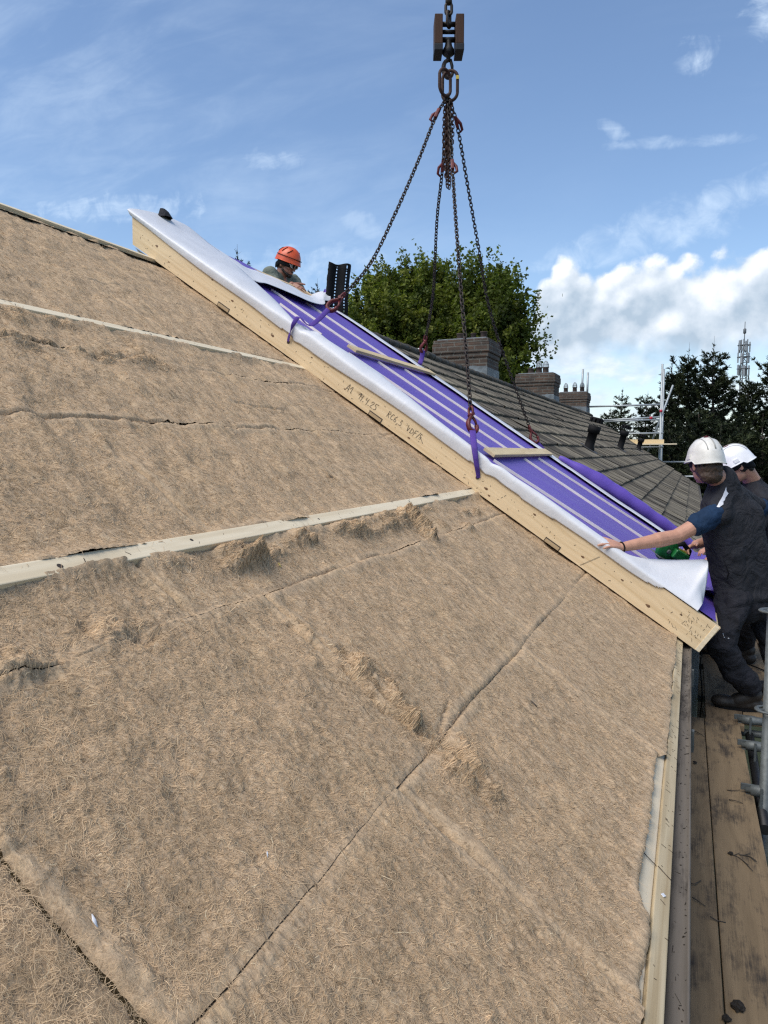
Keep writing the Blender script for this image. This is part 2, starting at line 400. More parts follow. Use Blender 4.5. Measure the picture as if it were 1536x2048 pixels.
SLOPE_ROT = (0, TH, 0)       # turns the slope direction onto X
M = {}
def materials():
    M['beam'] = wood('pale_spruce', (.75, .585, .37), (.59, .43, .24), rot=(0, -TH, 0), along=0, ring=34)
    M['plank'] = wood('grey_yellow_plank', (.70, .56, .34), (.52, .39, .21), along=1, ring=30)
    M['batten'] = wood('pale_batten', (.80, .69, .50), (.64, .52, .345), along=1, ring=30)
    M['eave'] = wood('pale_eave_plank', (.56, .46, .30), (.32, .225, .115), along=1, ring=34, knot_scale=1.6)
    M['eave_grey'] = wood('pale_grey_plank', (.70, .60, .44), (.54, .44, .29), along=1, ring=40, knots=False)
    M['lath'] = wood('thin_lath', (.80, .75, .69), (.70, .64, .57), rot=(0, -TH, 0), along=0, knots=False)
    M['deck'] = wood('dirty_deck_board', (.25, .18, .105), (.155, .11, .064), along=1, ring=18, knots=False, stain=(.045, .037, .030), rough=.9)
    M['deck_clean'] = wood('worn_deck_board', (.225, .16, .095), (.15, .105, .062), along=1, ring=18, stain=(.05, .036, .024), rough=.88)
    M['oak'] = wood('weathered_oak', (.075, .036, .022), (.026, .014, .009), along=2, ring=30, knots=False)
    # wool
    mt, nt, b = new_mat('wool_felt'); q = NT(nt)
    v = q.coord(); vs = q.coord(scale=(28, 120, 28), rot=(0, -TH, 0))
    va = q.coord(scale=(.45, 1, .45), rot=(0, -TH, 0)); n1 = q.noise(v, 7, 5, .65); n2 = q.noise(va, 60, 9, .8); n3 = q.noise(vs, 1.0, 4, .65, .8); n4 = q.noise(v, 190, 3, .65)
    c = q.ramp(n1, [(.3, (.50, .364, .235)), (.5, (.54, .393, .249)), (.72, (.575, .412, .246))])
    c = q.mix(q.ramp(n2, [(.36, (.75,)*3), (.56, (0,)*3)]), c, (.255, .18, .115))
    c = q.mix(q.ramp(n3, [(.45, (0,)*3), (.75, (.55,)*3)]), c, (.63, .485, .325))
    c = q.mix(q.ramp(n4, [(.30, (.5,)*3), (.46, (0,)*3)]), c, (.14, .096, .06))
    q.l(c, b.inputs['Base Color']); b.inputs['Roughness'].default_value = 1.0; b.inputs['Specular IOR Level'].default_value = .05
    h = q.math('ADD', q.math('MULTIPLY', n3, .6), q.math('ADD', q.math('MULTIPLY', n2, .9), q.math('MULTIPLY', n4, .35)))
    q.bump(h, .65, .010, b)
    M['wool'] = mt
    M['fibre'] = tone_mat('wool_fibre', 1.0, spec=.05)
    # membranes
    def sheet(name, col, rough, bs, bd):
        mt, nt, b = new_mat(name); q = NT(nt); v = q.coord()
        n = q.noise(v, 3.5, 2, .45, .6); n2 = q.noise(v, 14, 2, .45, 1.2)
        q.l(q.ramp(n, [(.3, tuple(c*.90 for c in col)), (.7, col)]), b.inputs['Base Color'])
        b.inputs['Roughness'].default_value = rough; b.inputs['Specular IOR Level'].default_value = .4
        rg = q.math('ABSOLUTE', q.math('SUBTRACT', q.noise(v, 5.5, 2, .5, 1.6), .5)); rg = q.math('MULTIPLY', q.math('MINIMUM', rg, .05), 1.6)
        h = q.math('ADD', n, q.math('MULTIPLY', n2, .30)); q.bump(h, bs, bd, b); return mt
    M['white'] = sheet('white_membrane', (.68, .685, .705), .42, .35, .02)
    M['purple'] = sheet('purple_membrane', (.13, .076, .40), .5, .45, .014)
    M['sling'] = plain('purple_webbing', (.075, .032, .25), .75, var=.2, scale=40, bump=.4, bscale=300)
    M['ink'] = plain('pencil_ink', (.075, .058, .045), .8, var=.2)
    M['knot'] = plain('brown_knot', (.16, .085, .04), .7, var=.4, scale=60)
    M['nail'] = plain('nail_dark', (.04, .028, .02), .7, var=.2)
    M['plug'] = wood('slot_wood', (.46, .34, .20), (.33, .23, .125), rot=(0, -TH, 0), along=0, knots=False)
    # metals
    M['chain'] = plain('dark_chain_steel', (.018, .015, .013), .55, .4, var=.45, scale=60, col2=(.055, .037, .026))
    M['rusty'] = plain('rusty_chain_steel', (.028, .014, .010), .7, .3, var=.4, scale=60, col2=(.07, .03, .018))
    M['red'] = plain('red_hook_paint', (.10, .010, .010), .5, .1, var=.5, scale=35)
    M['black_steel'] = plain('black_steel', (.012, .012, .013), .5, .3, var=.3, scale=20)
    M['galv'] = plain('galvanised_tube', (.10, .112, .112), .55, .3, var=.35, scale=22, bump=.15, bscale=90)
    M['mast'] = plain('mast_steel', (.10, .11, .12), .6, var=.2)
    M['galv_far'] = plain('far_galvanised_tube', (.36, .39, .40), .5, .4, var=.2, scale=3)
    M['zinc'] = plain('zinc_sheet', (.20, .23, .25), .5, .35, var=.4, scale=5)
    M['lead'] = plain('lead_flashing', (.15, .17, .18), .6, .2, var=.5, scale=4)
    M['gutter'] = wood('weathered_gutter', (.15, .13, .108), (.092, .08, .067), along=1, ring=22, knots=False, stain=(.035, .03, .026), rough=.95)
    M['black_plastic'] = plain('black_plastic', (.007, .007, .008), .75, var=.3, scale=10, spec=.2)
    # clothes, skin
    M['skin'] = plain('skin', (.46, .24, .16), .5, var=.16, scale=22, bump=.15, bscale=220)
    M['skin_tan'] = plain('tanned_skin', (.26, .115, .075), .5, var=.2, scale=22, bump=.15, bscale=220)
    M['hair'] = plain('brown_hair', (.05, .028, .016), .6, var=.4, scale=90, bump=.6, bscale=260)
    M['hair_dark'] = plain('dark_hair', (.014, .010, .008), .6, var=.4, scale=90, bump=.6, bscale=260)
    def cloth(name, col, bd=.016, sc=9):
        mt, nt, b = new_mat(name); q = NT(nt); v = q.coord()
        n = q.noise(v, sc, 5, .55, 1.4); n2 = q.noise(v, 420, 2)
        q.l(q.ramp(n, [(.3, tuple(c*.8 for c in col)), (.7, tuple(c*1.15 for c in col))]), b.inputs['Base Color'])
        b.inputs['Roughness'].default_value = .85; b.inputs['Specular IOR Level'].default_value = .25
        q.bump(q.math('ADD', n, q.math('MULTIPLY', n2, .05)), .8, bd, b); return mt
    M['vest'] = cloth('charcoal_softshell', (.024, .0245, .029), .05, 8); M['trousers'] = cloth('black_work_trousers', (.019, .019, .024), .045, 9)
    M['navy'] = cloth('navy_tshirt', (.009, .028, .066)); M['grey_tee'] = cloth('grey_green_tshirt', (.15, .17, .14))
    M['boot'] = plain('dark_boot_leather', (.018, .014, .011), .6, var=.35, scale=20)
    M['boot_brown'] = plain('brown_boot_leather', (.05, .03, .016), .6, var=.35, scale=20)
    M['reflect'] = plain('silver_reflective_tape', (.50, .52, .56), .4, .2, var=.15, scale=120)
    M['helmet_w'] = plain('scuffed_white_helmet', (.60, .585, .53), .35, var=.13, scale=18, col2=(.72, .70, .65), detail=8)
    M['helmet_c'] = plain('clean_white_helmet', (.76, .76, .78), .3, var=.07, scale=18, col2=(.80, .80, .82))
    M['helmet_o'] = plain('orange_helmet', (.62, .085, .02), .35, var=.15, scale=18)
    M['ridge_shade'] = plain('ridge_shade_grey', (.33, .33, .31), .6, var=.15)
    M['sticker'] = plain('red_sticker', (.45, .02, .045), .5, var=.1)
    M['green'] = plain('green_plastic', (.008, .13, .03), .4, var=.3, scale=30)
    M['yellow'] = plain('yellow_plastic', (.55, .42, .06), .5, var=.2)
    M['lens'] = plain('spectacle_lens', (.35, .36, .38), .08, .0, var=.1)
    # brick
    mt, nt, b = new_mat('sooty_brick'); q = NT(nt)
    t = q.n('ShaderNodeTexCoord'); sp = q.n('ShaderNodeSeparateXYZ'); q.l(t.outputs['Object'], sp.inputs[0])
    cb = q.n('ShaderNodeCombineXYZ'); q.l(q.math('ADD', sp.outputs[0], sp.outputs[1]), cb.inputs[0]); q.l(sp.outputs[2], cb.inputs[1])
    br = q.n('ShaderNodeTexBrick'); q.l(cb.outputs[0], br.inputs['Vector']); br.inputs['Scale'].default_value = 1.0
    br.inputs['Brick Width'].default_value = .29; br.inputs['Row Height'].default_value = .092; br.inputs['Mortar Size'].default_value = .014; br.inputs['Bias'].default_value = -.2
    br.inputs['Color1'].default_value = (.105, .064, .044, 1); br.inputs['Color2'].default_value = (.055, .036, .027, 1); br.inputs['Mortar'].default_value = (.13, .118, .10, 1)
    v = q.coord(); n = q.noise(v, 2.5, 7, .7); n2 = q.noise(v, 16, 5, .7)
    c = q.mix(q.ramp(n, [(.42, (0,)*3), (.66, (.75,)*3)]), br.outputs['Color'], (.035, .032, .028))
    c = q.mix(q.ramp(n2, [(.58, (0,)*3), (.74, (.55,)*3)]), c, (.18, .18, .155))
    q.l(c, b.inputs['Base Color']); b.inputs['Roughness'].default_value = .95
    q.bump(q.math('ADD', q.math('MULTIPLY', br.outputs['Fac'], -1.0), n2), .7, .012, b); M['brick'] = mt
    # tiles: tone attribute darkened by lichen and streaks
    mt, nt, b = new_mat('ribbed_concrete_tile'); q = NT(nt)
    a = q.n('ShaderNodeAttribute'); a.attribute_name = 'tone'
    v = q.coord(); vs = q.coord(scale=(2, 30, 2), rot=(0, -TH, 0)); n = q.noise(vs, 1.2, 6, .7); n2 = q.noise(v, 9, 7, .7)
    c = q.mix(q.ramp(n, [(.35, (.65,)*3), (.62, (0,)*3)]), a.outputs['Color'], (.030, .027, .022))
    c = q.mix(q.ramp(n2, [(.55, (0,)*3), (.72, (.5,)*3)]), c, (.19, .18, .14))
    q.l(c, b.inputs['Base Color']); b.inputs['Roughness'].default_value = .92; b.inputs['Specular IOR Level'].default_value = .2
    q.bump(n, .5, .006, b); M['tile'] = mt
    M['leaf'] = tone_mat('broad_leaf', .6, translucent=.35); M['needle'] = tone_mat('conifer_needle', .7)
    M['tile_plain'] = plain('plain_concrete_tile', (.075, .068, .056), .92, var=.4, scale=4, bump=.4, bscale=30)
    M['pot'] = plain('sooty_chimney_pot', (.06, .04, .032), .85, var=.5, scale=6)
    M['lead_dark'] = plain('dark_lead', (.05, .05, .052), .7, var=.3, scale=6)
    M['dirt'] = plain('black_dirt', (.02, .015, .01), 1, var=.5, scale=120)
    M['panel'] = plain('antenna_white', (.26, .28, .30), .5, var=.1)
    M['bark'] = plain('bark', (.05, .04, .03), .9, var=.4, scale=10, bump=.6, bscale=40)
    mt, nt, b = new_mat('garden_ground'); q = NT(nt); v = q.coord()
    q.l(q.ramp(q.noise(v, .35, 8, .65), [(.35, (.035, .045, .018)), (.55, (.06, .07, .03)), (.7, (.10, .085, .055))]), b.inputs['Base Color']); b.inputs['Roughness'].default_value = 1
    q.bump(q.noise(v, 3, 6), .5, .1, b); M['ground'] = mt

# ---------------------------------------------------------------- the roof being rebuilt
LUMPS = []      # (s, y, half size along s, half size along y, height)
def _mk_lumps():
    global LUMPS
    r = np.random.default_rng(3)
    for i in range(46):          # torn tufts along one seam
        t = r.random(); s = .47 + .68*t; y = 1.675 + .03*math.sin(9*s) + r.normal(0, .022)
        LUMPS.append((s, y, r.uniform(.014, .036), r.uniform(.010, .022), r.uniform(.005, .018)*(1.0 if t < .8 else .6)))
    LUMPS += [(.60, 1.745, .035, .03, .030), (.545, 1.73, .03, .03, .022), (.64, 1.69, .03, .02, -.03), (.585, 1.79, .02, .025, -.022), (.98, 1.70, .02, .012, -.03), (.90, 1.655, .05, .008, -.02), (.74, 1.64, .05, .008, -.02)]
    for i in range(34):          # crumpled strip under the middle batten
        y = r.uniform(1.42, 3.05); LUMPS.append((r.uniform(1.37, 1.45), y, r.uniform(.018, .04), r.uniform(.03, .09), r.uniform(.006, .022)))
    for i in range(10): LUMPS.append((r.uniform(1.3, 1.45), r.uniform(3.15, 4.4), r.uniform(.012, .03), r.uniform(.02, .08), r.uniform(.004, .014)))
    for k in range(14): LUMPS.append((1.26 + .19*k/13, 3.09 + r.normal(0, .01), .022, .028, .022))
    LUMPS += [(1.29, 1.14, .035, .05, .022), (1.245, 1.2, .02, .04, -.025), (1.31, 1.10, .02, .02, -.02), (1.27, .88, .045, .05, .028), (1.235, .93, .02, .06, -.02), (1.25, 3.62, .025, .05, .02)]
    for i in range(26): LUMPS.append((2.66 + r.normal(0, .03) + .03*math.sin(i), 1.2 + 1.6*i/26, r.uniform(.02, .05), r.uniform(.03, .07), r.uniform(.004, .020)))
    for i in range(16): LUMPS.append((2.90 + r.normal(0, .015), 1.9 + .5*i/16, .025, .04, r.uniform(.0, .016)))
    LUMPS += [(2.83, 2.61, .11, .022, -.035), (2.82, 2.66, .11, .03, .008), (2.4, 2.235, .12, .012, -.022), (2.02, 1.75, .03, .02, .012), (4.44, 3.83, .03, .05, .02), (4.38, 3.86, .08, .02, -.02),
              (3.98, 2.75, .05, .03, -.012), (2.60, 1.95, .05, .05, -.025), (1.75, 2.9, .012, .02, -.012)]
    for i in range(520):         # loose small unevenness everywhere
        LUMPS.append((r.uniform(.05, 4.4), r.uniform(.2, 4.5), r.uniform(.008, .03), r.uniform(.006, .022), r.choice((-1, 1))*r.uniform(.002, .007)))
_mk_lumps()
CUTS = [([(.50, 1.70), (.62, 1.695), (.70, 1.66), (.80, 1.625), (.94, 1.645), (1.04, 1.64), (1.13, 1.65)], .009, .022), ([(.62, 1.74), (.56, 1.76), (.50, 1.73)], .010, .018), ([(2.66, 1.3), (2.64, 1.7), (2.67, 2.1), (2.62, 2.25), (2.69, 2.62)], .012, .016), ([(2.36, 2.9), (2.33, 3.3)], .008, .012),  # shallow slits: polyline (s, y), half width, depth
    ([(2.15, 1.3), (2.145, 1.65), (2.155, 1.95), (2.14, 2.3)], .006, .016), ([(4.1, 2.9), (3.9, 2.95)], .012, .012), ([(3.55, 3.3), (3.3, 3.32)], .014, .010),
    ([(.29, 3.86), (.04, 3.97)], .005, .014), ([(3.03, 3.9), (2.99, 4.2)], .006, .02), ([(.66, 1.72), (.70, 1.9)], .005, .012)]

def wool_h(s, y):
    """height of the wool over the batten plane"""
    s = np.asarray(s, float); y = np.asarray(y, float)
    up_ = np.clip((s-1.45)/.1, 0, 1)
    h = -.010 + .012*fbm(s*2.2, y*3.0, 3, 11) + (.010 + .006*up_)*fbm(s*7, y*11, 3, 23) + up_*(.010*np.abs(fbm(s*4.5, y*3.2, 3, 27)) - .003)
    h = h + .0048*fbm(s*26, y*44, 3, 31) + .0028*fbm(s*34, y*120, 2, 41) + .0034*fbm(s*120, y*170, 2, 57)
    h = h + .008*np.exp(-(np.clip(s-.045, 0, 9)/.05)**2) + .004*np.exp(-((y-1.0)/1.0)**2)*np.exp(-(s/.2)**2)
    h = h - .006*((s > 1.26) & (s < 1.5))
    for sb in (1.492, 2.969):
        h = h + np.maximum(.012 + .026*fbm(y*3.1+sb*7, y*0+.3, 2, 43), .005)*np.exp(-((s-sb)/.045)**2)
    for (a, b, ra, rb, hh) in LUMPS:
        ms = (np.abs(s-a) < 2.6*ra) & (np.abs(y-b) < 2.6*rb)
        if not ms.any(): continue
        e = ((s[ms]-a)/ra)**2 + ((y[ms]-b)/rb)**2
        n = 1 + .8*vnoise(s[ms]*60, y[ms]*60, 5) + .5*vnoise(s[ms]*150, y[ms]*150, 6)
        h[ms] += hh*np.exp(-e)*n
    for pl_, w_, d_ in CUTS:
        for (a, b) in zip(pl_[:-1], pl_[1:]):
            ax, ay = a; bx, by = b; L2 = (bx-ax)**2 + (by-ay)**2
            t = np.clip(((s-ax)*(bx-ax) + (y-ay)*(by-ay))/L2, 0, 1)
            d = np.hypot(s-ax-t*(bx-ax), y-ay-t*(by-ay)) + .004*vnoise(s*40, y*40, 3)
            h = h - d_*np.exp(-(d/w_)**2)
    return h

def eave_edge(y):
    a = .031 + .004*vnoise(y*7, y*0+2.2, 77) + .004*vnoise(y*60, y*0+.2, 78)
    rec = np.clip((y-1.70)/.06, 0, 1)*np.clip((2.66-y)/.03, 0, 1)
    notch = np.exp(-((y-1.49)/.03)**2)*.006
    return a + .036*rec*(1+.15*vnoise(y*9, y*0, 79)) + notch

ROWS = [  # (s from, s to, seams along the eave)
    (.035, .65, [-.4, .20, 1.42, 2.64, 3.87, 5.09, 6.95]), (.65, 1.26, [-.4, .67, 1.68, 2.90, 4.10, 5.3, 6.95]), (1.26, 1.474, [-.4, .35, 1.385, 3.10, 4.45, 6.95]),
    (1.511, 2.15, [-.4, .55, 1.75, 2.95, 4.15, 5.4, 6.95]), (2.15, 2.68, [-.4, 1.0, 2.22, 3.42, 4.62, 6.95]), (2.68, 2.952, [-.4, 1.35, 2.61, 3.85, 6.95]),
    (2.987, 3.62, [-.4, 1.9, 3.10, 4.3, 6.95]), (3.62, 4.24, [-.4, 1.2, 2.45, 3.65, 4.85, 6.95]), (4.24, 4.47, [-.4, 1.6, 2.7, 3.86, 6.95])]

def build_roof():
    root = empty('unfinished_roof', R(0, 2.0, 0), 'stripped roof slope packed with brown wool batts between pale battens', 'roof')
    seed = 0
    CPOS = np.zeros(3)
    for (s0, s1, ys) in ROWS:
        for y0, y1 in zip(ys[:-1], ys[1:]):
            seed += 1
            yc = min(max((y0+y1)/2, .8), 4.5); dist = np.linalg.norm(R((s0+s1)/2, yc) - CPOS)
            hid = y0 > 4.5
            res = .03 if hid else min(max(.0032*dist, .0042), .013)
            if y1 < .4: res = .02
            na = int((s1-s0)/res)+2; nb = int((y1-y0)/res)+2
            a = np.linspace(0, 1, na)[:, None]*np.ones((1, nb)); b = np.linspace(0, 1, nb)[None, :]*np.ones((na, 1))
            Y = y0 + (y1-y0)*b
            lo = eave_edge(Y) if s0 < .1 else s0
            Sx = lo + (s1-lo)*a
            # ragged cut edges
            wa0, wa1 = np.clip(1-a*(s1-s0)/.09, 0, 1), np.clip(1-(1-a)*(s1-s0)/.09, 0, 1); wb0, wb1 = np.clip(1-b*(y1-y0)/.12, 0, 1), np.clip(1-(1-b)*(y1-y0)/.12, 0, 1)
            jit = lambda e, x: .012*vnoise(x*3.1, 0*x + e*7.3, 91) + .004*vnoise(x*23, 0*x + e*3.1, 93)
            Sx0 = Sx
            Sx = Sx + (jit(s0, Y)*wa0 if s0 > .1 else 0) + jit(s1, Y)*wa1
            Yy = Y + jit(y0*1.7, Sx0)*wb0 + jit(y1*1.7, Sx0)*wb1
            H = wool_h(Sx, Yy)
            de_s = np.minimum(a*(s1-s0), (1-a)*(s1-s0)); de_y = np.minimum(b, 1-b)*(y1-y0)
            k1 = np.clip(.3 + 2.0*vnoise(Yy*2.6 + seed*3.1, a*2+.3, 61), .0, 1.3); k2 = np.clip(.72 + 1.7*vnoise(Sx*4.0 + seed*1.7, b*2+.3, 62), .15, 1.3)
            H = H - .0055*k1*np.exp(-(de_s/.0045)**2) - .010*k2*np.exp(-(de_y/.0065)**2)
            H = H + .003*np.exp(-((de_s-.02)/.016)**2)*k1 + .003*np.exp(-((de_y-.02)/.016)**2)*k2
            H = H + (-.012*np.exp(-((.67-Yy)/.06)**2) if (s0 == .65 and y1 == .67) else 0)
            rim = np.zeros_like(H); rim[0, :] = rim[-1, :] = 1; rim[:, 0] = rim[:, -1] = 1
            H = np.where(rim > 0, H - .0006 - .0025*np.maximum(k1*(de_s < 1e-6), k2*(de_y < 1e-6)), H)
            P = Rv(Sx, Yy, H)
            idx = np.arange(na*nb).reshape(na, nb)
            Fq = np.stack((idx[:-1, :-1], idx[:-1, 1:], idx[1:, 1:], idx[1:, :-1]), -1).reshape(-1, 4)
            mesh_np('insulation_batt', P.reshape(-1, 3), Fq, M['wool'], root)
    # backing board under the wool
    MB().box(R(2.25, 3.2, -.10), SL*2.25, YY*3.75, NRM*.012).build('roof_boarding', M['plank'], root)
    # battens, ridge board and eave planks
    for (sa, w_) in ((1.492, .026), (2.969, .024)):
        MB().box(R(sa, 3.25, -.034), SL*w_, YY*3.7, NRM*.036, .003).build('roof_batten', M['batten'], root)
    MB().box(R(4.50, 3.25, -.03), SL*.018, YY*3.7, NRM*.036, .003).build('ridge_board', M['batten'], root)
    MB().box(R(4.535, 3.25, -.05), SL*.011, YY*3.7, NRM*.040, .003).build('ridge_board', M['batten'], root)
    MB().box(R(.004, 3.2, -.028), SL*.021, YY*3.7, NRM*.018, .003).build('eave_plank', M['eave'], root)
    MB().box(R(.060, 3.2, -.037), SL*.0335, YY*3.7, NRM*.018, .003).build('eave_plank', M['eave_grey'], root)
    mk = MB(); r = np.random.default_rng(15)
    for i in range(46):
        sa = r.choice((1.492, 2.969)); y = r.uniform(.9, 4.4); a = r.normal(1.3, .5); l = r.uniform(.003, .016); p0 = R(sa + r.uniform(-.018, .018), y, .0022)
        d = SL*math.sin(a)*l*.7 + YY*math.cos(a)*l; mk.tube([p0-d, p0+d], r.uniform(.0005, .0016), 5, flat=.3, upv=NRM)
    for sa, y, rr_ in ((1.488, 1.16, .009), (1.497, 1.62, .007), (1.49, 2.35, .006), (1.50, 3.3, .007), (2.965, 2.9, .008)): mk.lathe(R(sa, y, .0012), NRM, [(0, rr_), (.0012, rr_*.8)], 10)
    mk.build('batten_marks', M['nail'], root)
    # scribbles, nails and a flake on the eave plank
    nb = MB(); r = np.random.default_rng(5)
    for i in range(60):
        s, y = r.uniform(-.012, .018), r.uniform(1.5, 4.4); a = r.uniform(-.4, .8); l = r.uniform(.002, .009)
        d = SL*math.cos(a)*l + YY*math.sin(a)*l
        nb.tube([R(s, y, -.0095)-d, R(s, y, -.0095)+d], .0007, 5)
    nb.tube([R(.09, 1.965, -.012), R(.055, 1.95, -.0125), R(.027, 1.942, -.0125)], .0012, 5); nb.tube([R(.024, 1.94, -.009), R(0, 1.93, -.0092), R(-.016, 1.925, -.0095)], .0012, 5)
    nb.build('nail_marks', M['nail'], root)
    MB().box(R(.004, 1.83, -.008), SL*.004+YY*.002, YY*.006-SL*.003, NRM*.0008).build('paint_flake', M['white'], root)
    # gutter board along the eave with a raised lip, on brackets
    gx0, gx1 = -.018, .030
    g = MB(); ysn = np.linspace(-.4, 6.9, 220)
    prof = [(gx0, -1.225), (gx0, -1.132), (gx0+.004, -1.128), (.010, -1.131), (.024, -1.130), (.0262, -1.122), (.030, -1.121), (.032, -1.126), (.032, -1.225)]
    P = np.array([[(x + .0012*vnoise(np.array([y*1.7]), np.array([i*.7]), 4)[0], y, z + .0025*vnoise(np.array([y*3.1]), np.array([i*2.3]), 6)[0]) for (i, (x, z)) in enumerate(prof)] for y in ysn])
    g.grid(P); g.build('gutter', M['gutter'], root)
    gm = MB(); r = np.random.default_rng(8)
    for i in range(150):
        x, y = r.uniform(-.012, .024), r.uniform(1.2, 4.6); a = r.uniform(0, 3.1); l = r.choice((.002, .004, .012), p=[.6, .3, .1])*r.uniform(.6, 1.5); d = np.array((math.cos(a)*l, math.sin(a)*l, 0)); p0 = np.array((x, y, -1.1293)); gm.tube([p0-d, p0+d], r.uniform(.0004, .0015), 5)
    gm.build('gutter_debris', M['dirt'], root)
    for y in (3.15, 4.05, 5.2, 6.2):
        MB().box((.038, y, -1.18), (.006, 0, 0), (0, .012, 0), (0, 0, .045), .002).build('gutter_bracket', M['galv'], root)
    # wall under the eave
    MB().box((-.18, 3.2, (GROUND-1.25)/2), (.15, 0, 0), (0, 3.7, 0), (0, 0, (-1.25-GROUND)/2)).build('wall', M['brick'], root)
    P = Rv(np.array([0., 4.6])[:, None]*np.ones((1, 2)), np.array([-.48, 6.9])[None, :]*np.ones((2, 1)), np.full((2, 2), -.13))
    P[..., 0] = -2*(4.55*CT-EX) - P[..., 0]
    MB().grid(P).build('rear_slope', M['tile'], root)
    # loose fibres lying on the wool: far too many to count
    r = np.random.default_rng(17); n = 2100000
    s = r.uniform(.05, 4.45, n); y = r.uniform(.35, 4.5, n)
    d = np.linalg.norm(Rv(s, y, 0*s), axis=1)
    wgt = np.clip((1.0/d)**2.0, 0, 1)
    keep = (r.random(n) < wgt) & (np.abs(s-1.492) > .034) & (np.abs(s-2.969) > .034) & (s > eave_edge(y)+.012)
    s, y, d = s[keep], y[keep], d[keep]
    sdist = np.full(len(s), 9.)        # few fibres bridge the open seams
    for (s0, s1, ys) in ROWS:
        inr = (s > s0-.02) & (s < s1+.02); dd = np.minimum(np.abs(s-s0), np.abs(s-s1))
        for yv in ys: dd = np.minimum(dd, np.abs(y-yv))
        sdist = np.where(inr, np.minimum(sdist, dd), sdist)
    keep = (sdist > .013) | (r.random(len(s)) < .08); s, y, d = s[keep], y[keep], d[keep]; n = len(s); print('fibres', n)
    K = 5
    flow = np.clip((d-1.0)/1.6, 0, 1)
    ang = r.normal(0, 1, n)*(1.25 - .75*flow) + 1.6*fbm(s*6, y*6, 2, 71) + math.pi*(r.random(n) < .5)
    ln = np.clip(r.lognormal(math.log(.013), .6, n), .004, .055)*(1+.10*d)
    curl = r.normal(0, 1, n)*(.9 - .5*flow)*(r.random(n) < .75)
    lift = np.abs(r.normal(0, .0011, n)) + .0003
    wd = .00011*(1 + 1.3*d)*r.uniform(.6, 1.5, n)
    # torn tufts carry more and longer loose fibre
    tl = [L_ for L_ in LUMPS if abs(L_[4]) > .0075 and L_[1] < 4.4]; per = 80
    ts = np.concatenate([r.normal(L_[0], L_[2]*1.0, per) for L_ in tl]); ty = np.concatenate([r.normal(L_[1], L_[3]*1.0, per) for L_ in tl])
    ok = (ts > .06) & (ts < 4.4) & (np.abs(ts-1.492) > .04) & (np.abs(ts-2.969) > .04); ts, ty = ts[ok], ty[ok]; nt = len(ts); td = np.linalg.norm(Rv(ts, ty, 0*ts), axis=1)
    s = np.concatenate((s, ts)); y = np.concatenate((y, ty)); d = np.concatenate((d, td))
    ang = np.concatenate((ang, r.uniform(0, 6.28, nt))); ln = np.concatenate((ln, np.clip(r.lognormal(math.log(.019), .4, nt), .008, .05)*(1+.15*td)))
    curl = np.concatenate((curl, r.normal(0, .9, nt))); lift = np.concatenate((lift, np.abs(r.normal(0, .0028, nt)))); wd = np.concatenate((wd, .00016*(1 + 1.1*td)*r.uniform(.6, 1.5, nt))); n = len(s)
    ps = np.zeros((n, K)); py = np.zeros((n, K)); ps[:, 0] = s; py[:, 0] = y; th = ang.copy()
    for k in range(1, K):
        ps[:, k] = ps[:, k-1] + np.cos(th)*ln/(K-1); py[:, k] = py[:, k-1] + np.sin(th)*ln/(K-1); th = th + curl
    hh = wool_h(ps.ravel(), py.ravel()).reshape(n, K)
    tt = np.linspace(0, 1, K)[None]
    hh = hh + .0006 + lift[:, None]*4*tt*(1-tt)*.8 + (r.random((n, 1)) < .3)*lift[:, None]*tt*1.6
    C = Rv(ps, py, hh)
    T = np.gradient(C, axis=1); T /= np.linalg.norm(T, axis=2, keepdims=True)+1e-9
    Bn = np.cross(T, NRM[None, None]); Bn /= np.linalg.norm(Bn, axis=2, keepdims=True)+1e-9
    ww = (wd[:, None]*np.array([.5, 1, 1, .9, .35])[None])[..., None]
    V = np.stack((C - Bn*ww, C + Bn*ww), 2).reshape(-1, 3)
    base = (np.arange(n)*K*2)[:, None]; k = np.arange(K-1)[None]*2
    Fq = np.stack((base+k, base+k+1, base+k+3, base+k+2), -1).reshape(-1, 4)
    pal = np.array([(.57, .416, .266), (.52, .378, .238), (.375, .268, .168), (.635, .475, .304), (.72, .60, .41), (.16, .112, .074)])
    ci = r.choice(6, n, p=[.37, .31, .18, .09, .015, .035])
    patch = 1 + .34*fbm(s*14, y*14, 3, 81) + .30*fbm(s*40, y*70, 2, 85)
    cols = np.repeat(pal[ci]*r.uniform(.85, 1.15, (n, 1))*np.array((1.03, 1.0, .94))*np.clip(patch, .6, 1.4)[:, None], K*2, axis=0)
    f = mesh_np('wool_fibre', V, Fq, M['fibre'], root, True, cols); f['kind'] = 'stuff'
    # straw-like flecks and white scraps
    for (s, y, l, a, c) in [(.735, .995, .006, .8, 'white'), (.83, .70, .010, .3, 'white'), (1.34, 1.88, .011, .5, 'yellow'), (.10, 1.02, .012, .7, 'white'), (.52, 2.32, .006, .2, 'nail'), (.50, 2.28, .016, .3, 'nail'), (1.75, 2.9, .02, .4, 'nail')]:
        h = float(wool_h(np.array([s]), np.array([y]))[0]) + .004
        u = SL*math.cos(a)+YY*math.sin(a); w_ = np.cross(NRM, u)
        mb = MB(); mb.tube([R(s, y, h)-u*l, R(s, y, h+.003)+w_*l*.2, R(s, y, h+.001)+u*l], [l*.1, l*.3, l*.08], 6, flat=.3, upv=NRM)
        o = mb.build({'white': 'paper_scrap', 'yellow': 'wood_chip', 'nail': 'bark_scrap'}[c], M[c], None)
        tag(o, {'white': 'tiny white scrap lying on the brown wool', 'yellow': 'pale wood chip lying on the wool below the middle batten', 'nail': 'small dark twig scrap lying on the brown wool'}[c], 'scrap', 'scraps on the wool')
    return root

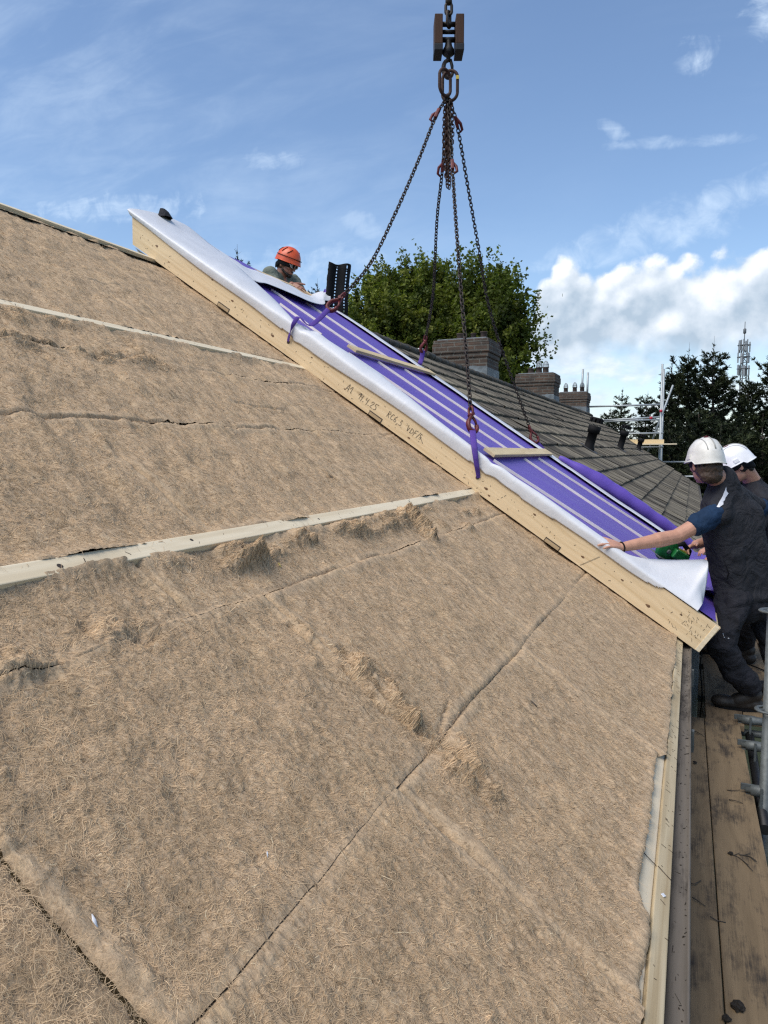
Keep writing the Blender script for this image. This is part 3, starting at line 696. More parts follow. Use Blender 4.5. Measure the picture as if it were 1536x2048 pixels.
# ---------------------------------------------------------------- the prefabricated roof panel
YB0, YB1 = 4.437, 4.482          # the near edge beam
YF = 6.88
def pan_o(s, y):
    return .200 - .07*np.clip((s-3.9)/.9, 0, 1)**2*np.clip((y-5)/1.9, 0, 1)**2

def smooth_rows(P, n):
    """Catmull-Rom through the rows of P (k, d), n samples"""
    P = np.asarray(P, float); k = len(P); t = np.linspace(0, k-1-1e-9, n); i = t.astype(int); f = (t-i)[:, None]
    a = P[np.clip(i-1, 0, k-1)]; b = P[i]; c = P[np.clip(i+1, 0, k-1)]; d = P[np.clip(i+2, 0, k-1)]
    return .5*((2*b) + (-a+c)*f + (2*a-5*b+4*c-d)*f**2 + (-a+3*b-3*c+d)*f**3)

GLYPH = {  # handwriting strokes in a 1 x 1.4 box
    'A': [[(0, 0), (.45, 1.4), (.62, 1.35), (.8, -.1)], [(.1, .5), (.85, .45)]], '1': [[(0, .7), (.5, 1.4), (.55, 0)]], '.': [[(.02, 0), (.2, .06), (.1, .12)]],
    '4': [[(.12, 1.35), (.05, .75), (.6, .8)], [(.7, 1.3), (.55, -.15)]], '2': [[(.05, 1.1), (.35, 1.4), (.65, 1.1), (.05, .1), (.75, .05)]],
    '5': [[(.15, 1.35), (.1, .85), (.5, .75), (.55, .2), (.05, .0)], [(.15, 1.35), (.9, 1.45)]], 'R': [[(.05, 0), (.1, 1.4)], [(.0, 1.3), (.55, 1.35), (.6, .9), (.12, .7), (.75, 0)]],
    'C': [[(.75, 1.2), (.35, 1.3), (.05, .6), (.3, .05), (.8, .2)]], '6': [[(.55, 1.45), (.1, .8), (.1, .2), (.4, 0), (.65, .3), (.45, .6), (.12, .45)]],
    ',': [[(.25, .15), (.05, -.35)]], '3': [[(.1, 1.3), (.6, 1.3), (.25, .8), (.65, .55), (.5, .05), (.0, .05)]], 'V': [[(0, 1.4), (.3, 0), (.55, 1.0)]],
    'D': [[(.05, 0), (.1, 1.2)], [(0, 1.2), (.75, .9), (.7, .3), (.0, .0)]], 'F': [[(.05, -.1), (.2, 1.25)], [(.1, 1.25), (.85, 1.35)], [(.12, .7), (.6, .75)]],
    '/': [[(.0, -.1), (.5, 1.5)]], 'S': [[(.2, 1.3), (.15, .8), (.5, .7), (.5, .2), (.1, .1)], [(.2, 1.3), (.6, 1.3)], [(.5, .5), (1.7, -.25)]]}
def handwriting(text, s0, o0, h, adv, slope, y, parent):
    mb = MB(); s = s0; o = o0
    for ch in text:
        if ch == ' ': s -= adv*1.4; o += slope*adv*1.4; continue
        for st in GLYPH[ch]:
            P = smooth_rows(st, max(2, len(st)*3)) if len(st) > 2 else np.array(st, float)
            mb.tube([R(s - px*h*.62, y, o + slope*px*h*.6 + (py-.2)*h*.66) for px, py in P], .0014, 5)
        s -= adv*(.55 if ch in '.,1/' else 1.0); o += slope*adv
    mb.build('handwriting', M['ink'], parent)

def build_panel():
    root = empty('roof_panel', R(2.3, 5.66, 0), 'long prefabricated roof panel with purple membrane and pale timber edge hanging from four chains', 'roof panel')
    # near edge beam: square cut at the eave end, plumb cut at the ridge end
    def beam(y0, y1):
        mb = MB()
        prof = [(-.108, .003), (-.116, .186), (4.850, .186), (4.728, -.002)]
        n = 60; bot = [(-.108 + (4.728+.108)*i/n, .003-.005*i/n) for i in range(n+1)]; top = [(-.116 + (4.850+.116)*i/n, .186) for i in range(n+1)]
        A = np.array([[R(*p[:1], y, p[1]) for p in bot] for y in (y0, y1)]); B = np.array([[R(p[0], y, p[1]) for p in top] for y in (y0, y1)])
        mb.grid(np.stack((A[0], B[0])), False); mb.grid(np.stack((B[1], A[1])), False); mb.grid(np.stack((B[0], B[1])), False); mb.grid(np.stack((A[1], A[0])), False)
        mb.add([A[0, 0], B[0, 0], B[1, 0], A[1, 0]], [(0, 1, 2, 3)]); mb.add([A[0, -1], B[0, -1], B[1, -1], A[1, -1]], [(3, 2, 1, 0)])
        return mb
    bm_ = beam(YB0, YB1).build('edge_beam', M['beam'], root)
    beam(6.83, 6.872).build('edge_beam', M['beam'], root)
    MB().box(R(-.094, 5.66, .092), SL*.018, YY*1.172, NRM*.085).build('end_board', M['beam'], root)
    MB().box(R(4.72, 5.66, .12), SL*.02, YY*1.172, NRM*.06).build('end_board', M['beam'], root)
    MB().box(R(2.3, 5.655, .098), SL*2.36, YY*1.17, NRM*.082).build('insulation_core', M['wool'], root)
    MB().box(R(-.098, YB0-.001, .094), SL*.013, YY*.0022, NRM*.09, .001).build('end_strip', M['batten'], root)
    # slots in the lower edge: darker block over a dark sheet painting its shadow gap
    for s0, s1 in ((3.705, 3.82), (2.272, 2.382), (.855, .965)):
        sm = (s0+s1)/2; hw = (s1-s0)/2
        MB().box(R(sm, YB0-.0008, .0155), SL*hw, YY*.0012, NRM*.0145).build('slot_gap_shade', M['nail'], root)
        MB().box(R(sm, YB0-.0022, .013), SL*(hw-.005), YY*.0012, NRM*.0105).build('slot_block', M['plug'], root)
    # sling holes, nail holes and marks
    mk = MB(); r = np.random.default_rng(9)
    for s, o in ((3.165, .082), (1.525, .080)):
        mk.lathe(R(s, YB0-.0015, o), YY, [(0, .012), (.002, .012)], 14)
    for i in range(95):
        s = r.uniform(0, 4.7); o = r.uniform(.012, .11); a = r.normal(0, .8); l = r.uniform(.002, .008)
        d = SL*math.cos(a)*l + NRM*math.sin(a)*l; mk.tube([R(s, YB0-.0005, o)-d, R(s, YB0-.0005, o)+d], .0012, 5)
    for i in range(34):
        s = r.uniform(-.09, .12); o = r.uniform(.03, .17); a = r.normal(.9, .5); l = r.uniform(.004, .012)
        d = SL*math.cos(a)*l + NRM*math.sin(a)*l; mk.tube([R(s, YB0-.0005, o)-d, R(s, YB0-.0005, o)+d], .0010, 5)
    for s in (.70, .705): mk.tube([R(s, YB0-.0006, .01), R(s-.06, YB0-.0006, .12)], .0006, 4)
    kb = MB()
    for (s, o, ra) in ((4.52, .095, .013), (4.36, .05, .008), (3.72, .09, .012), (3.30, .055, .014), (2.62, .045, .007), (2.05, .03, .010), (1.44, .055, .013), (1.40, .03, .009), (1.10, .10, .010), (.72, .06, .011), (.46, .085, .009), (.26, .05, .014), (.09, .12, .008), (3.95, .13, .009), (2.95, .09, .008)):
        pr = [R(s + ra*1.1*math.cos(q), YB0-.0005, o + ra*.55*math.sin(q)*(1+.2*math.cos(3*q))) for q in np.linspace(0, 2*math.pi, 19)[:-1]]
        kb.add(pr + [R(s, YB0-.0012, o)], [(i, (i+1) % 18, 18) for i in range(18)] + [((i+1) % 18, i, 18) for i in ()], True)
    kb.build('wood_knots', M['knot'], root)
    mk.build('nail_marks', M['nail'], root)
    handwriting('A1. 14.4.25', 2.615, .052, .046, .030, .0012, YB0-.001, root)
    handwriting('RC6,3 VDF/S', 2.262, .066, .044, .028, .0012, YB0-.001, root)
    # purple membrane over the panel
    a = np.linspace(-.085, 4.80, 240)[:, None]*np.ones((1, 90)); b = np.linspace(4.475, 6.872, 90)[None]*np.ones((240, 1))
    O = pan_o(a, b) + .0045*fbm(a*1.1, b*5, 3, 201) + .002*fbm(a*5, b*14, 2, 207) - .004
    P = Rv(a, b, O)
    MB().grid(P[:, ::-1]).build('purple_membrane', M['purple'], root)
    # thin laths
    for (p, q) in (((3.633, 4.87), (3.16, 4.785)), ((4.012, 5.255), (3.033, 5.308)), ((4.025, 5.855), (2.983, 5.927)), ((2.9, 4.80), (1.640, 4.893)), ((2.9, 5.338), (1.635, 5.428)), ((2.9, 5.91), (1.635, 6.067)),
                   ((1.535, 4.60), (.36, 4.89)), ((1.535, 5.53), (.22, 5.71)), ((1.535, 6.08), (.2, 6.44))):
        c0, c1 = R(p[0], p[1], .208), R(q[0], q[1], .208); d = (c1-c0)/2; u = d/np.linalg.norm(d); w_ = np.cross(NRM, u)
        pts = [c0 + (c1-c0)*t + w_*.004*math.sin(9*t+p[1]) for t in np.linspace(0, 1, 16)]
        mb = MB(); V = []
        for x in pts: V.append([x - w_*.0042 - NRM*.012, x - w_*.0042 + NRM*.005, x + w_*.0042 + NRM*.005, x + w_*.0042 - NRM*.012])
        mb.grid(np.array(V), False); mb.build('counter_lath', M['lath'], root)
    # cross planks
    for s, y0, y1, sk in ((1.588, 4.60, 6.70, 0), (2.962, 4.93, 6.74, .0)):
        MB().box(R(s, (y0+y1)/2, .229), SL*.043, YY*(y1-y0)/2 + SL*sk, NRM*.011, .002).build('cross_plank', M['plank'], root)
    # near flap of white membrane: lower hem on the beam, over the edge, loose inner edge
    ST_ = [  # hem s, hem o, inner s, inner y, inner o, bulge
        (4.862, .176, 4.93, 5.02, .262, .05), (4.835, .166, 4.88, 5.10, .262, .05), (4.64, .159, 4.70, 5.20, .232, .05), (4.38, .143, 4.39, 5.13, .229, .05), (4.0, .129, 3.97, 4.92, .228, .055), (3.6, .131, 3.55, 4.69, .226, .055), (3.36, .121, 3.36, 4.57, .216, .045),
        (3.22, .114, 3.19, 4.50, .206, .03), (3.12, .110, 3.14, 4.60, .214, .035), (2.98, .105, 2.99, 4.54, .228, .045), (2.8, .108, 2.80, 4.61, .228, .05), (2.6, .120, 2.55, 4.69, .228, .05), (2.48, .127, 2.45, 4.62, .226, .05), (2.25, .134, 2.22, 4.57, .222, .05),
        (2.05, .134, 2.03, 4.55, .206, .045), (1.85, .127, 1.85, 4.50, .203, .04), (1.66, .123, 1.66, 4.48, .200, .035), (1.52, .118, 1.5, 4.465, .196, .03), (1.4, .116, 1.4, 4.47, .194, .03), (1.15, .126, 1.15, 4.50, .203, .035), (.88, .136, .88, 4.51, .205, .032), (.745, .140, .745, 4.51, .205, .03),
        (.60, .137, .60, 4.51, .207, .03), (.51, .136, .525, 4.52, .207, .03), (.44, .137, .44, 4.60, .232, .03), (.36, .142, .375, 4.66, .262, .02), (.28, .150, .285, 4.71, .312, .01), (.21, .158, .20, 4.78, .37, .0), (.15, .168, .135, 4.84, .415, -.005), (.11, .174, .108, 4.75, .40, -.005), (.075, .18, .07, 4.67, .335, .0), (.04, .186, .03, 4.57, .25, .01)]
    Q = smooth_rows(np.array(ST_), 420); T = np.linspace(0, 1, 22)
    G = np.zeros((len(Q), len(T), 3))
    for i, (hs, ho, is_, iy, io, bl) in enumerate(Q):
        for j, t in enumerate(T):
            if t < .4:
                e_ = t/.4; o = ho + (.197-ho)*e_; y = YB0 - .006 - .32*bl*math.sin(e_*math.pi/2)
            else:
                e_ = (t-.4)/.6; y0 = YB0 - .006 - .32*bl; y = y0 + (iy-y0)*(e_**1.25)
                o = .197*(1-e_) + max(io, .197)*e_ + (.9*bl*.55+.006)*(4*e_*(1-e_))**.8*min(1, max(0, (.36-io)/.15))
            s = (1-t)*hs + t*is_
            k = .011*math.sin(math.pi*min(1, t*1.25))
            k *= (t > .4)*min(1, (t-.4)*4); o += k*float(fbm(np.array([s*2.6]), np.array([t*1.5]), 3, 301)[0]); y += .6*k*float(fbm(np.array([s*5]), np.array([t*2+5]), 3, 305)[0])
            if s < .55 and t > .4:     # soft folds running to the lifted corner
                e = min(1, (.55-s)/.35)*min(1, (t-.4)*3)
                o += .012*e*math.sin(8*(t-.4) + 9*s) + .010*e*float(fbm(np.array([s*4+t*3]), np.array([t*2]), 2, 311)[0])
            if t > .42: o += .004*min(1, (t-.42)*5)*(.12 - abs(float(vnoise(np.array([s*3.1 + t*1.3]), np.array([t*1.1 - s*.7]), 313)[0])))
            for cs in (3.12, 1.5): # pinched under the slings
                o += -.010*math.exp(-((s-cs)/.03)**2) + .012*math.exp(-((s-cs+.09)/.05)**2)*float(vnoise(np.array([t*7+s*9]), np.array([cs]), 321)[0]+.4)
            if y > YB0-.008: o = max(o, .194)
            G[i, j] = R(s, y, o)
    fl = MB().grid(G[:, ::-1]).build('white_membrane_flap', M['white'], root); thicken(fl, .0012, 0)
    # far flap: a narrow upstand along the far edge
    n = 160; G = np.zeros((n, 7, 3))
    for i, s in enumerate(np.linspace(4.2, .30, n)):
        wv = .012*float(fbm(np.array([s*2.2]), np.array([.4]), 3, 331)[0]); nr = .03*float(fbm(np.array([s*1.3]), np.array([3.]), 2, 333)[0])
        for j, (y, o) in enumerate(((6.895, .05), (6.90, .13), (6.895, .195), (6.875, .210), (6.80, .214), (6.70+nr*.5, .2155), (6.605+nr, .2165))):
            G[i, j] = R(s, y + wv, o + wv*.6 - (.2 - float(pan_o(np.array(s), np.array(y)))))
    fl = MB().grid(G).build('white_membrane_strip', M['white'], root); thicken(fl, .0012, 0)
    # loose upper sheet drawn back over the panel by the worker
    B = smooth_rows([(4.15, 4.70, .200), (4.0, 4.98, .222), (3.97, 5.12, .245), (3.93, 5.48, .25), (3.90, 5.70, .25), (3.97, 6.0, .248), (4.10, 6.3, .243), (4.28, 6.6, .240), (4.30, 6.75, .25)], 90)
    Tt = smooth_rows([(4.88, 4.85, .195), (4.90, 5.40, .205), (4.90, 5.71, .146), (4.90, 6.116, .148), (4.90, 6.484, .142), (4.88, 6.86, .118), (4.72, 6.95, .135), (4.58, 6.95, .255), (4.52, 6.97, .29)], 90)
    G = np.zeros((90, 26, 3))
    for i in range(90):
        for j, t in enumerate(np.linspace(0, 1, 26)):
            s, y, o = B[i]*(1-t) + Tt[i]*t
            G[i, j] = R(s, y, o + .03*math.sin(math.pi*t)*(.5+float(fbm(np.array([i*.05]), np.array([t*2]), 3, 341)[0])))
    fl = MB().grid(G[:, ::-1]).build('white_membrane_sheet', M['white'], root); thicken(fl, .0012, 0)
    # its curled corner, purple inside
    c0 = np.array((-3.569, 6.800, 1.546)); up_ = np.array((0, 0, 1.)); ax = np.array(RT)
    G = np.zeros((22, 15, 3)); G2 = G.copy()
    for i, q in enumerate(np.linspace(-1.25, 1.25, 22)):
        for j, t in enumerate(np.linspace(0, 1, 15)):
            x = math.sin(q)/math.sin(1.25); hgt = .175*math.exp(-(x*1.35)**2*1.1)
            bk = np.array(FW)*(.10*(1-x*x) + .03*t)
            G[i, j] = c0 + ax*.062*x*(1-.25*t*(1-abs(x))) + up_*(hgt*t - .05*(1-t)) + bk + ax*.012*t
            G2[i, j] = G[i, j] + np.array(FW)*.006
    MB().grid(G).build('purple_membrane_curl', M['purple'], root); MB().grid(G2[::-1]).build('white_membrane_curl', M['white'], root)
    # hem hanging under the ridge end
    G = np.array([[R(4.52+.20*a_, 4.455 + .12*b_, -.012 - .055*a_*b_ - .02*b_ + .006*math.sin(5*b_)) for b_ in np.linspace(0, 1, 10)] for a_ in np.linspace(0, 1, 8)])
    fl = MB().grid(G).build('white_membrane_tail', M['white'], root); thicken(fl, .0012, 0)
    # roll of spare membrane along the far lower edge
    C_ = smooth_rows([(1.50, 6.83, .235), (1.30, 6.86, .25), (1.06, 6.93, .255), (.80, 7.0, .25), (.54, 7.08, .235), (.30, 7.16, .22), (.08, 7.22, .19)], 50)
    mb = MB(); mb.tube([R(*p) for p in C_], [.014 + .048*min(1, i/14) + .003*math.sin(i*.9) for i in range(50)], 16); mb.build('membrane_roll', M['purple'], root)
    # crumpled purple membrane at the eave end
    a = np.linspace(0, 1, 30)[:, None]*np.ones((1, 40)); b = np.linspace(0, 1, 40)[None]*np.ones((30, 1))
    s = .16 - .30*a; y = 5.0 + 1.9*b; o = .205 + .05*a + .05*fbm(a*3, b*7, 3, 351)*(a > .05) - .16*np.clip(a-.75, 0, 1)
    MB().grid(Rv(s, y, o)[:, ::-1]).build('purple_membrane_end', M['purple'], root)
    return root

# ---------------------------------------------------------------- lifting gear
def link_shape(mb, c, t, w, half_l, half_w, r, nseg=12, nsec=6):
    pts = []
    st = half_l - half_w
    for k in range(nseg):
        q = 2*math.pi*k/nseg + math.pi/nseg; x, y = math.cos(q)*half_w, math.sin(q)*half_w
        y += st if y > 0 else -st
        pts.append(c + t*y + w*x)
    mb.tube(pts, r, nsec, closed=True, upv=np.cross(t, w))
def chain_mesh(path, pitch=.0285, r=.0046, half_w=.0122, roll=.6):
    P = np.array(path, float); seg = np.linalg.norm(np.diff(P, axis=0), axis=1); cum = np.concatenate(([0], np.cumsum(seg)))
    n = max(2, int(cum[-1]/pitch)); mb = MB(); side = np.array(RT)
    for i in range(n+1):
        d = min(cum[-1]*i/n, cum[-1]-1e-6); k = int(np.searchsorted(cum, d, 'right')-1); f = (d-cum[k])/seg[k]
        c = P[k]*(1-f) + P[k+1]*f; t = (P[k+1]-P[k])/seg[k]
        a = side - t*(side @ t); a /= np.linalg.norm(a); b = np.cross(t, a)
        q = roll + (i % 2)*math.pi/2 + .12*math.sin(i*1.7)
        link_shape(mb, c, t, a*math.cos(q)+b*math.sin(q), pitch/2+r*1.05, half_w, r)
    return mb
def sag(p, q, h, n=24):
    p, q = np.array(p, float), np.array(q, float)
    return [p*(1-t)+q*t - np.array((0, 0, h*4*t*(1-t))) for t in np.linspace(0, 1, n)]

RING = np.array((-1.853, 5.651, 2.860))
def sling_hook(parent, top, axis, side, size=1.0):
    """red self-closing hook hanging along axis from top; returns the bottom of its bowl"""
    a = np.array(axis, float); a /= np.linalg.norm(a); w = np.array(side, float); w -= a*(w@a); w /= np.linalg.norm(w); nn = np.cross(a, w); k = size
    h = MB()
    link_shape(h, top + a*.030*k, a, nn, .034*k, .021*k, .0085*k, 14, 8)                     # coupling half
    h.tube([top + a*.052*k - nn*.026*k, top + a*.056*k + nn*.026*k], .012*k, 10)             # load pin
    pts = [(.062, .004), (.085, -.014), (.110, -.029), (.140, -.031), (.166, -.021), (.178, .002), (.170, .026), (.148, .037), (.125, .036)]
    C_ = smooth_rows(pts, 26)
    h.tube([top + a*x*k + w*y*k for x, y in C_], [.013*k*(1.15-.35*abs(i/25-.55)) for i in range(26)], 10, flat=1.35, upv=nn)
    o = h.build('sling_hook', M['red'], parent)
    l = MB(); l.tube([top + a*.066*k + w*.008*k, top + a*.095*k + w*.030*k, top + a*.128*k + w*.038*k], [.011*k, .010*k, .008*k], 8, flat=.8, upv=nn)
    l.build('hook_latch', M['red'], o)
    return top + a*.160*k, w

def build_lifting():
    # hook block of the crane
    bx = RING[:2]; cz = RING[2]
    C0 = np.array((-1.904, 5.812, 3.317))
    blk = empty('crane_hook_block', C0 - np.array((0, 0, .35)), 'crane hook block with two weathered wooden cheeks hanging above the ring', 'hook block')
    ax = np.array(RT); dp = np.array((-ax[1], ax[0], 0)); zz = np.array((0, 0, 1.))
    for sg in (-1, 1):
        mb = MB(); mb.box(C0 + ax*sg*.084 + zz*.012, ax*.032, dp*.085, zz*.112, .006); mb.build('cheek_plate', M['oak'], blk)
        mb = MB(); mb.box(C0 + ax*sg*.084 - zz*.124, ax*.0335, dp*.087, zz*.025, .004); mb.build('cheek_underside_shade', M['black_steel'], blk)  # black box paints the shaded underside of the cheek
    for z, r in ((.088, .019), (.03, .016), (-.03, .020)):
        MB().tube([C0 - ax*.052 + zz*z, C0 + ax*.052 + zz*z], r, 16).build('cross_pin', M['black_steel'], blk)
    sw = MB(); sw.lathe(C0 + zz*-.035, -zz, [(0, .022), (.02, .026), (.045, .030), (.07, .045), (.10, .05), (.115, .036), (.125, .018), (.16, .016)], 20); sw.build('swivel', M['black_steel'], blk)
    hk = MB(); P = smooth_rows([(0, -.185), (-.024, -.20), (-.036, -.235), (-.030, -.285), (-.004, -.318), (.024, -.305), (.036, -.275)], 30)
    hk.tube([C0 + ax*x*1.05 + zz*z for x, z in P], [.019 - .006*abs(i/29-.45)*2 for i in range(30)], 12, flat=1.3, upv=dp)
    hko = hk.build('crane_hook', M['chain'], blk)
    MB().tube([C0 + ax*.016 - zz*.178, C0 + ax*.030 - zz*.23, C0 + ax*.034 - zz*.278], [.012, .013, .008], 8, flat=.6, upv=dp).build('hook_latch', M['black_steel'], hko)
    # heavy hoist link and wire above
    hm = MB(); link_shape(hm, C0 + zz*.125, zz, dp*.8+ax*.6, .060, .022, .012, 16, 8); link_shape(hm, C0 + zz*.205, zz, ax, .045, .024, .012, 16, 8)
    hm.lathe(C0 + zz*.24, zz, [(0, .02), (.01, .028), (.05, .026), (.07, .015), (.09, .013)], 12)
    hm.build('hoist_shackle', M['chain'], blk)
    MB().tube([C0 + zz*.30, C0 + zz*3.2], .0095, 8).build('hoist_rope', M['black_steel'], blk)
    MB().tube([C0 + zz*.30 + ax*.022, C0 + zz*3.2 + ax*.022], .0095, 8).build('hoist_rope', M['black_steel'], blk)
    # two master links
    c1 = np.array((-1.865, 5.614, 2.865)); c2 = np.array((-1.848, 5.687, 2.868))
    for c, w, hl, nm in ((c1, ax*.75+dp*.65, .098, 'forward turned steel lifting ring hooked on the crane hook'), (c2, ax*.95-dp*.3, .115, 'larger lifting ring with a yellow tag on the crane hook')):
        mb = MB(); w = w/np.linalg.norm(w); link_shape(mb, c, zz, w, hl, .060, .0125, 28, 10)
        o = mb.build('master_link', M['rusty'], None); tag(o, nm, 'lifting ring', 'rings on the crane hook')
        if c is c2: MB().box(c + w*.058 + zz*.05 - dp*.015, ax*.011, dp*.004, zz*.014, .002).build('yellow_tag', M['yellow'], o)
    # four chains with their hooks and slings
    data = [  # top, control points, hook top, hook axis, label, sling label
        (((-1.914, 5.547, 2.596)), [(-1.991, 5.347, 2.189), (-2.097, 5.155, 1.767), (-2.213, 4.974, 1.383)], (-2.354, 4.826, 1.140), (-2.481, 4.680, 0.961), 'chain running far out to the red hook near the crouching worker', 'purple sling lying over the white flap at the upper hole of the edge beam', [(-2.452, 4.700, 0.924), (-2.449, 4.486, 0.872), tuple(R(3.20, 4.47, .262)), tuple(R(3.185, 4.415, .225)), tuple(R(3.172, 4.408, .15)), tuple(R(3.165, 4.427, .086))]),
        (((-1.762, 5.497, 2.170)), [(-1.670, 5.291, 1.746), (-1.539, 5.019, 1.138), (-1.440, 4.825, 0.691)], (-1.363, 4.680, 0.294), (-1.315, 4.594, 0.078), 'chain hanging straight to the red hook over the lower hole of the edge beam', 'purple sling pulled straight down to the lower hole of the edge beam', [(-1.325, 4.604, 0.117), (-1.269, 4.440, 0.060), (-1.248, 4.395, -0.003), (-1.237, 4.398, -0.081), (-1.234, 4.415, -0.128), (-1.233, 4.428, -0.163)]),
        (((-1.898, 5.663, 2.237)), [(-2.042, 5.957, 1.945), (-2.255, 6.476, 1.446)], (-2.453, 6.844, 1.139), (-2.521, 6.933, 0.993), 'thin looking chain hanging against the broadleaf trees behind the upper cross plank', 'purple sling hanging from the hook in front of the brick chimney', [(-2.511, 6.918, 1.015), (-2.521, 6.905, 0.926), (-2.531, 6.874, 0.863), (-2.852, 7.730, 0.888)]),
        (((-1.803, 5.735, 2.585)), [(-1.787, 6.000, 2.189), (-1.759, 6.256, 1.744), (-1.710, 6.554, 1.194)], (-1.466, 7.052, 0.251), (-1.394, 7.046, 0.087), 'chain slanting across the tiled roof to the hook beyond the lower cross plank', 'purple sling slanting behind the far white strip beside the lower cross plank', [(-1.387, 7.054, 0.135), (-1.348, 7.062, 0.043), (-1.305, 7.096, -0.019), (-1.314, 7.255, -0.089)])]
    for k, (top, mid, ht, hb, lab, slab, sl) in enumerate(data):
        g = 'chains of the lifting gear'
        root = empty('sling_chain', ht, lab, 'chain', g)
        pth = smooth_rows([tuple(RING - zz*.085)] + [top] + mid + [ht], 80)
        chain_mesh(pth, roll=.35+.3*k).build('chain_links', M['chain'], root)
        # shortening hook near the ring
        s0 = np.array(top); ax2 = np.array(pth[22]) - np.array(pth[14]); ax2 /= np.linalg.norm(ax2)
        mb = MB(); mb.box(s0 - ax2*.02, ax2*.045, ax*.013, np.cross(ax2, ax)*.02, .006)
        mb.tube([s0 - ax2*.05 + ax*.005, s0 - ax2*.01 + ax*(.030 if k % 2 else -.030), s0 + ax2*.035 + ax*(.034 if k % 2 else -.034), s0 + ax2*.055 + ax*(.012 if k % 2 else -.012)], [.010, .012, .011, .008], 8)
        mb.build('chain_shortener', M['red'], root)
        bot, w = sling_hook(root, np.array(ht), np.array(hb) - np.array(ht), ax if k in (0, 3) else ax*.75+dp*.5, 1.0)
        # spare end of the chain hanging in a loop under the ring
        lx = (-.016, .022, -.034, .040)[k]; dz = (.60, .66, .52, .40)[k]
        t0 = RING - zz*.12 + ax*lx*.6; loop = [t0, t0 - zz*dz*.5 + ax*lx*.3 - dp*.02, t0 - zz*dz*.95 + ax*lx*.1 - dp*.02, t0 - zz*dz - ax*lx*.3 - dp*.02, t0 - zz*dz*.93 - ax*lx*.8 - dp*.02, t0 - zz*dz*.5 - ax*lx*.7 - dp*.02, t0 - zz*dz*.12 - ax*lx*.3]
        chain_mesh(smooth_rows(loop, 50), roll=.2+.5*k).build('chain_spare_end', M['rusty'], root)
        # sling band
        pts = [tuple(bot)] + list(sl)[1:]
        P = smooth_rows(pts, 40); mb = MB()
        if k in (0, 1):
            q = np.linspace(0, 1, 40); wdt = [.022 - .010*x for x in q] if k else [.019 - .007*x for x in q]
            mb.tube([tuple(p) for p in P], wdt, 10, flat=.22, upv=-np.array(FW) if k else NRM)
            if k == 1: mb.tube([tuple(p + ax*.012*(1-i/39) + np.array(FW)*.012) for i, p in enumerate(P)], [.012 - .005*x for x in q], 10, flat=.22, upv=-np.array(FW))
        else: mb.tube([tuple(p) for p in P], [.023]*40, 10, flat=.25, upv=-np.array(FW))
        o = mb.build('lifting_sling', M['sling'], None); tag(o, slab, 'sling', 'purple slings on the panel')
    # dark bundle on the ridge end of the panel
    mb = MB(); c = np.array((-3.916, 4.775, 1.869)); G = np.zeros((12, 20, 3))
    for i, v in enumerate(np.linspace(0, 1, 12)):
        for j, q in enumerate(np.linspace(0, 2*math.pi, 20)):
            rr = (1-.45*v)*(1 + .25*float(vnoise(np.array([j % 19*.9]), np.array([v*2]), 401)[0])); G[i, j] = c + ax*.058*rr*math.cos(q) + dp*.06*rr*math.sin(q) + zz*(.055*v*(1+.25*math.cos(q+2.2)) - .02)
    mb.grid(G[:, ::-1]); b = len(mb.v) - 20; mb.f.append(tuple(b+k for k in range(19))); mb.sm.append(True)
    o = mb.build('folded_cloth', M['vest'], None); tag(o, 'small dark folded cloth lying on the white membrane at the top of the panel', 'cloth')

# ---------------------------------------------------------------- people
def _sphere(n=14, m=10):
    vs = [(0, 0, 1.)]; fs = []
    for i in range(1, m):
        a = math.pi*i/m
        vs += [(math.sin(a)*math.cos(2*math.pi*k/n), math.sin(a)*math.sin(2*math.pi*k/n), math.cos(a)) for k in range(n)]
    vs.append((0, 0, -1.))
    for k in range(n): fs.append((0, 1+k, 1+(k+1) % n)); fs.append((len(vs)-1, 1+(m-2)*n+(k+1) % n, 1+(m-2)*n+k))
    for i in range(m-2):
        for k in range(n):
            a = 1+i*n+k; b = 1+i*n+(k+1) % n; fs.append((a, a+n, b+n, b))
    return np.array(vs), fs
_SV, _SF = _sphere()
def cone(mb, p, r, q, s):
    """round-ended tapered limb"""
    p, q = np.array(p, float), np.array(q, float); d = q-p; L = np.linalg.norm(d)+1e-9; t = d/L
    a = np.array((0, 0, 1.)) if abs(t[2]) < .9 else np.array((1., 0, 0)); u = np.cross(t, a); u /= np.linalg.norm(u); w = np.cross(t, u)
    B = np.stack((u, w, t), 1)
    V = _SV.copy(); top = V[:, 2] >= -1e-6
    out = np.where(top[:, None], q + (V*s) @ B.T, p + (V*r) @ B.T)
    # split the equator: upper half sits at q, lower half at p
    mb.add(out, _SF)
def ell(mb, c, axes):
    """axes: three half vectors"""
    mb.add(np.array(c, float) + _SV @ np.array(axes, float), _SF if np.linalg.det(np.array(axes, float)) > 0 else [tuple(reversed(f)) for f in _SF])
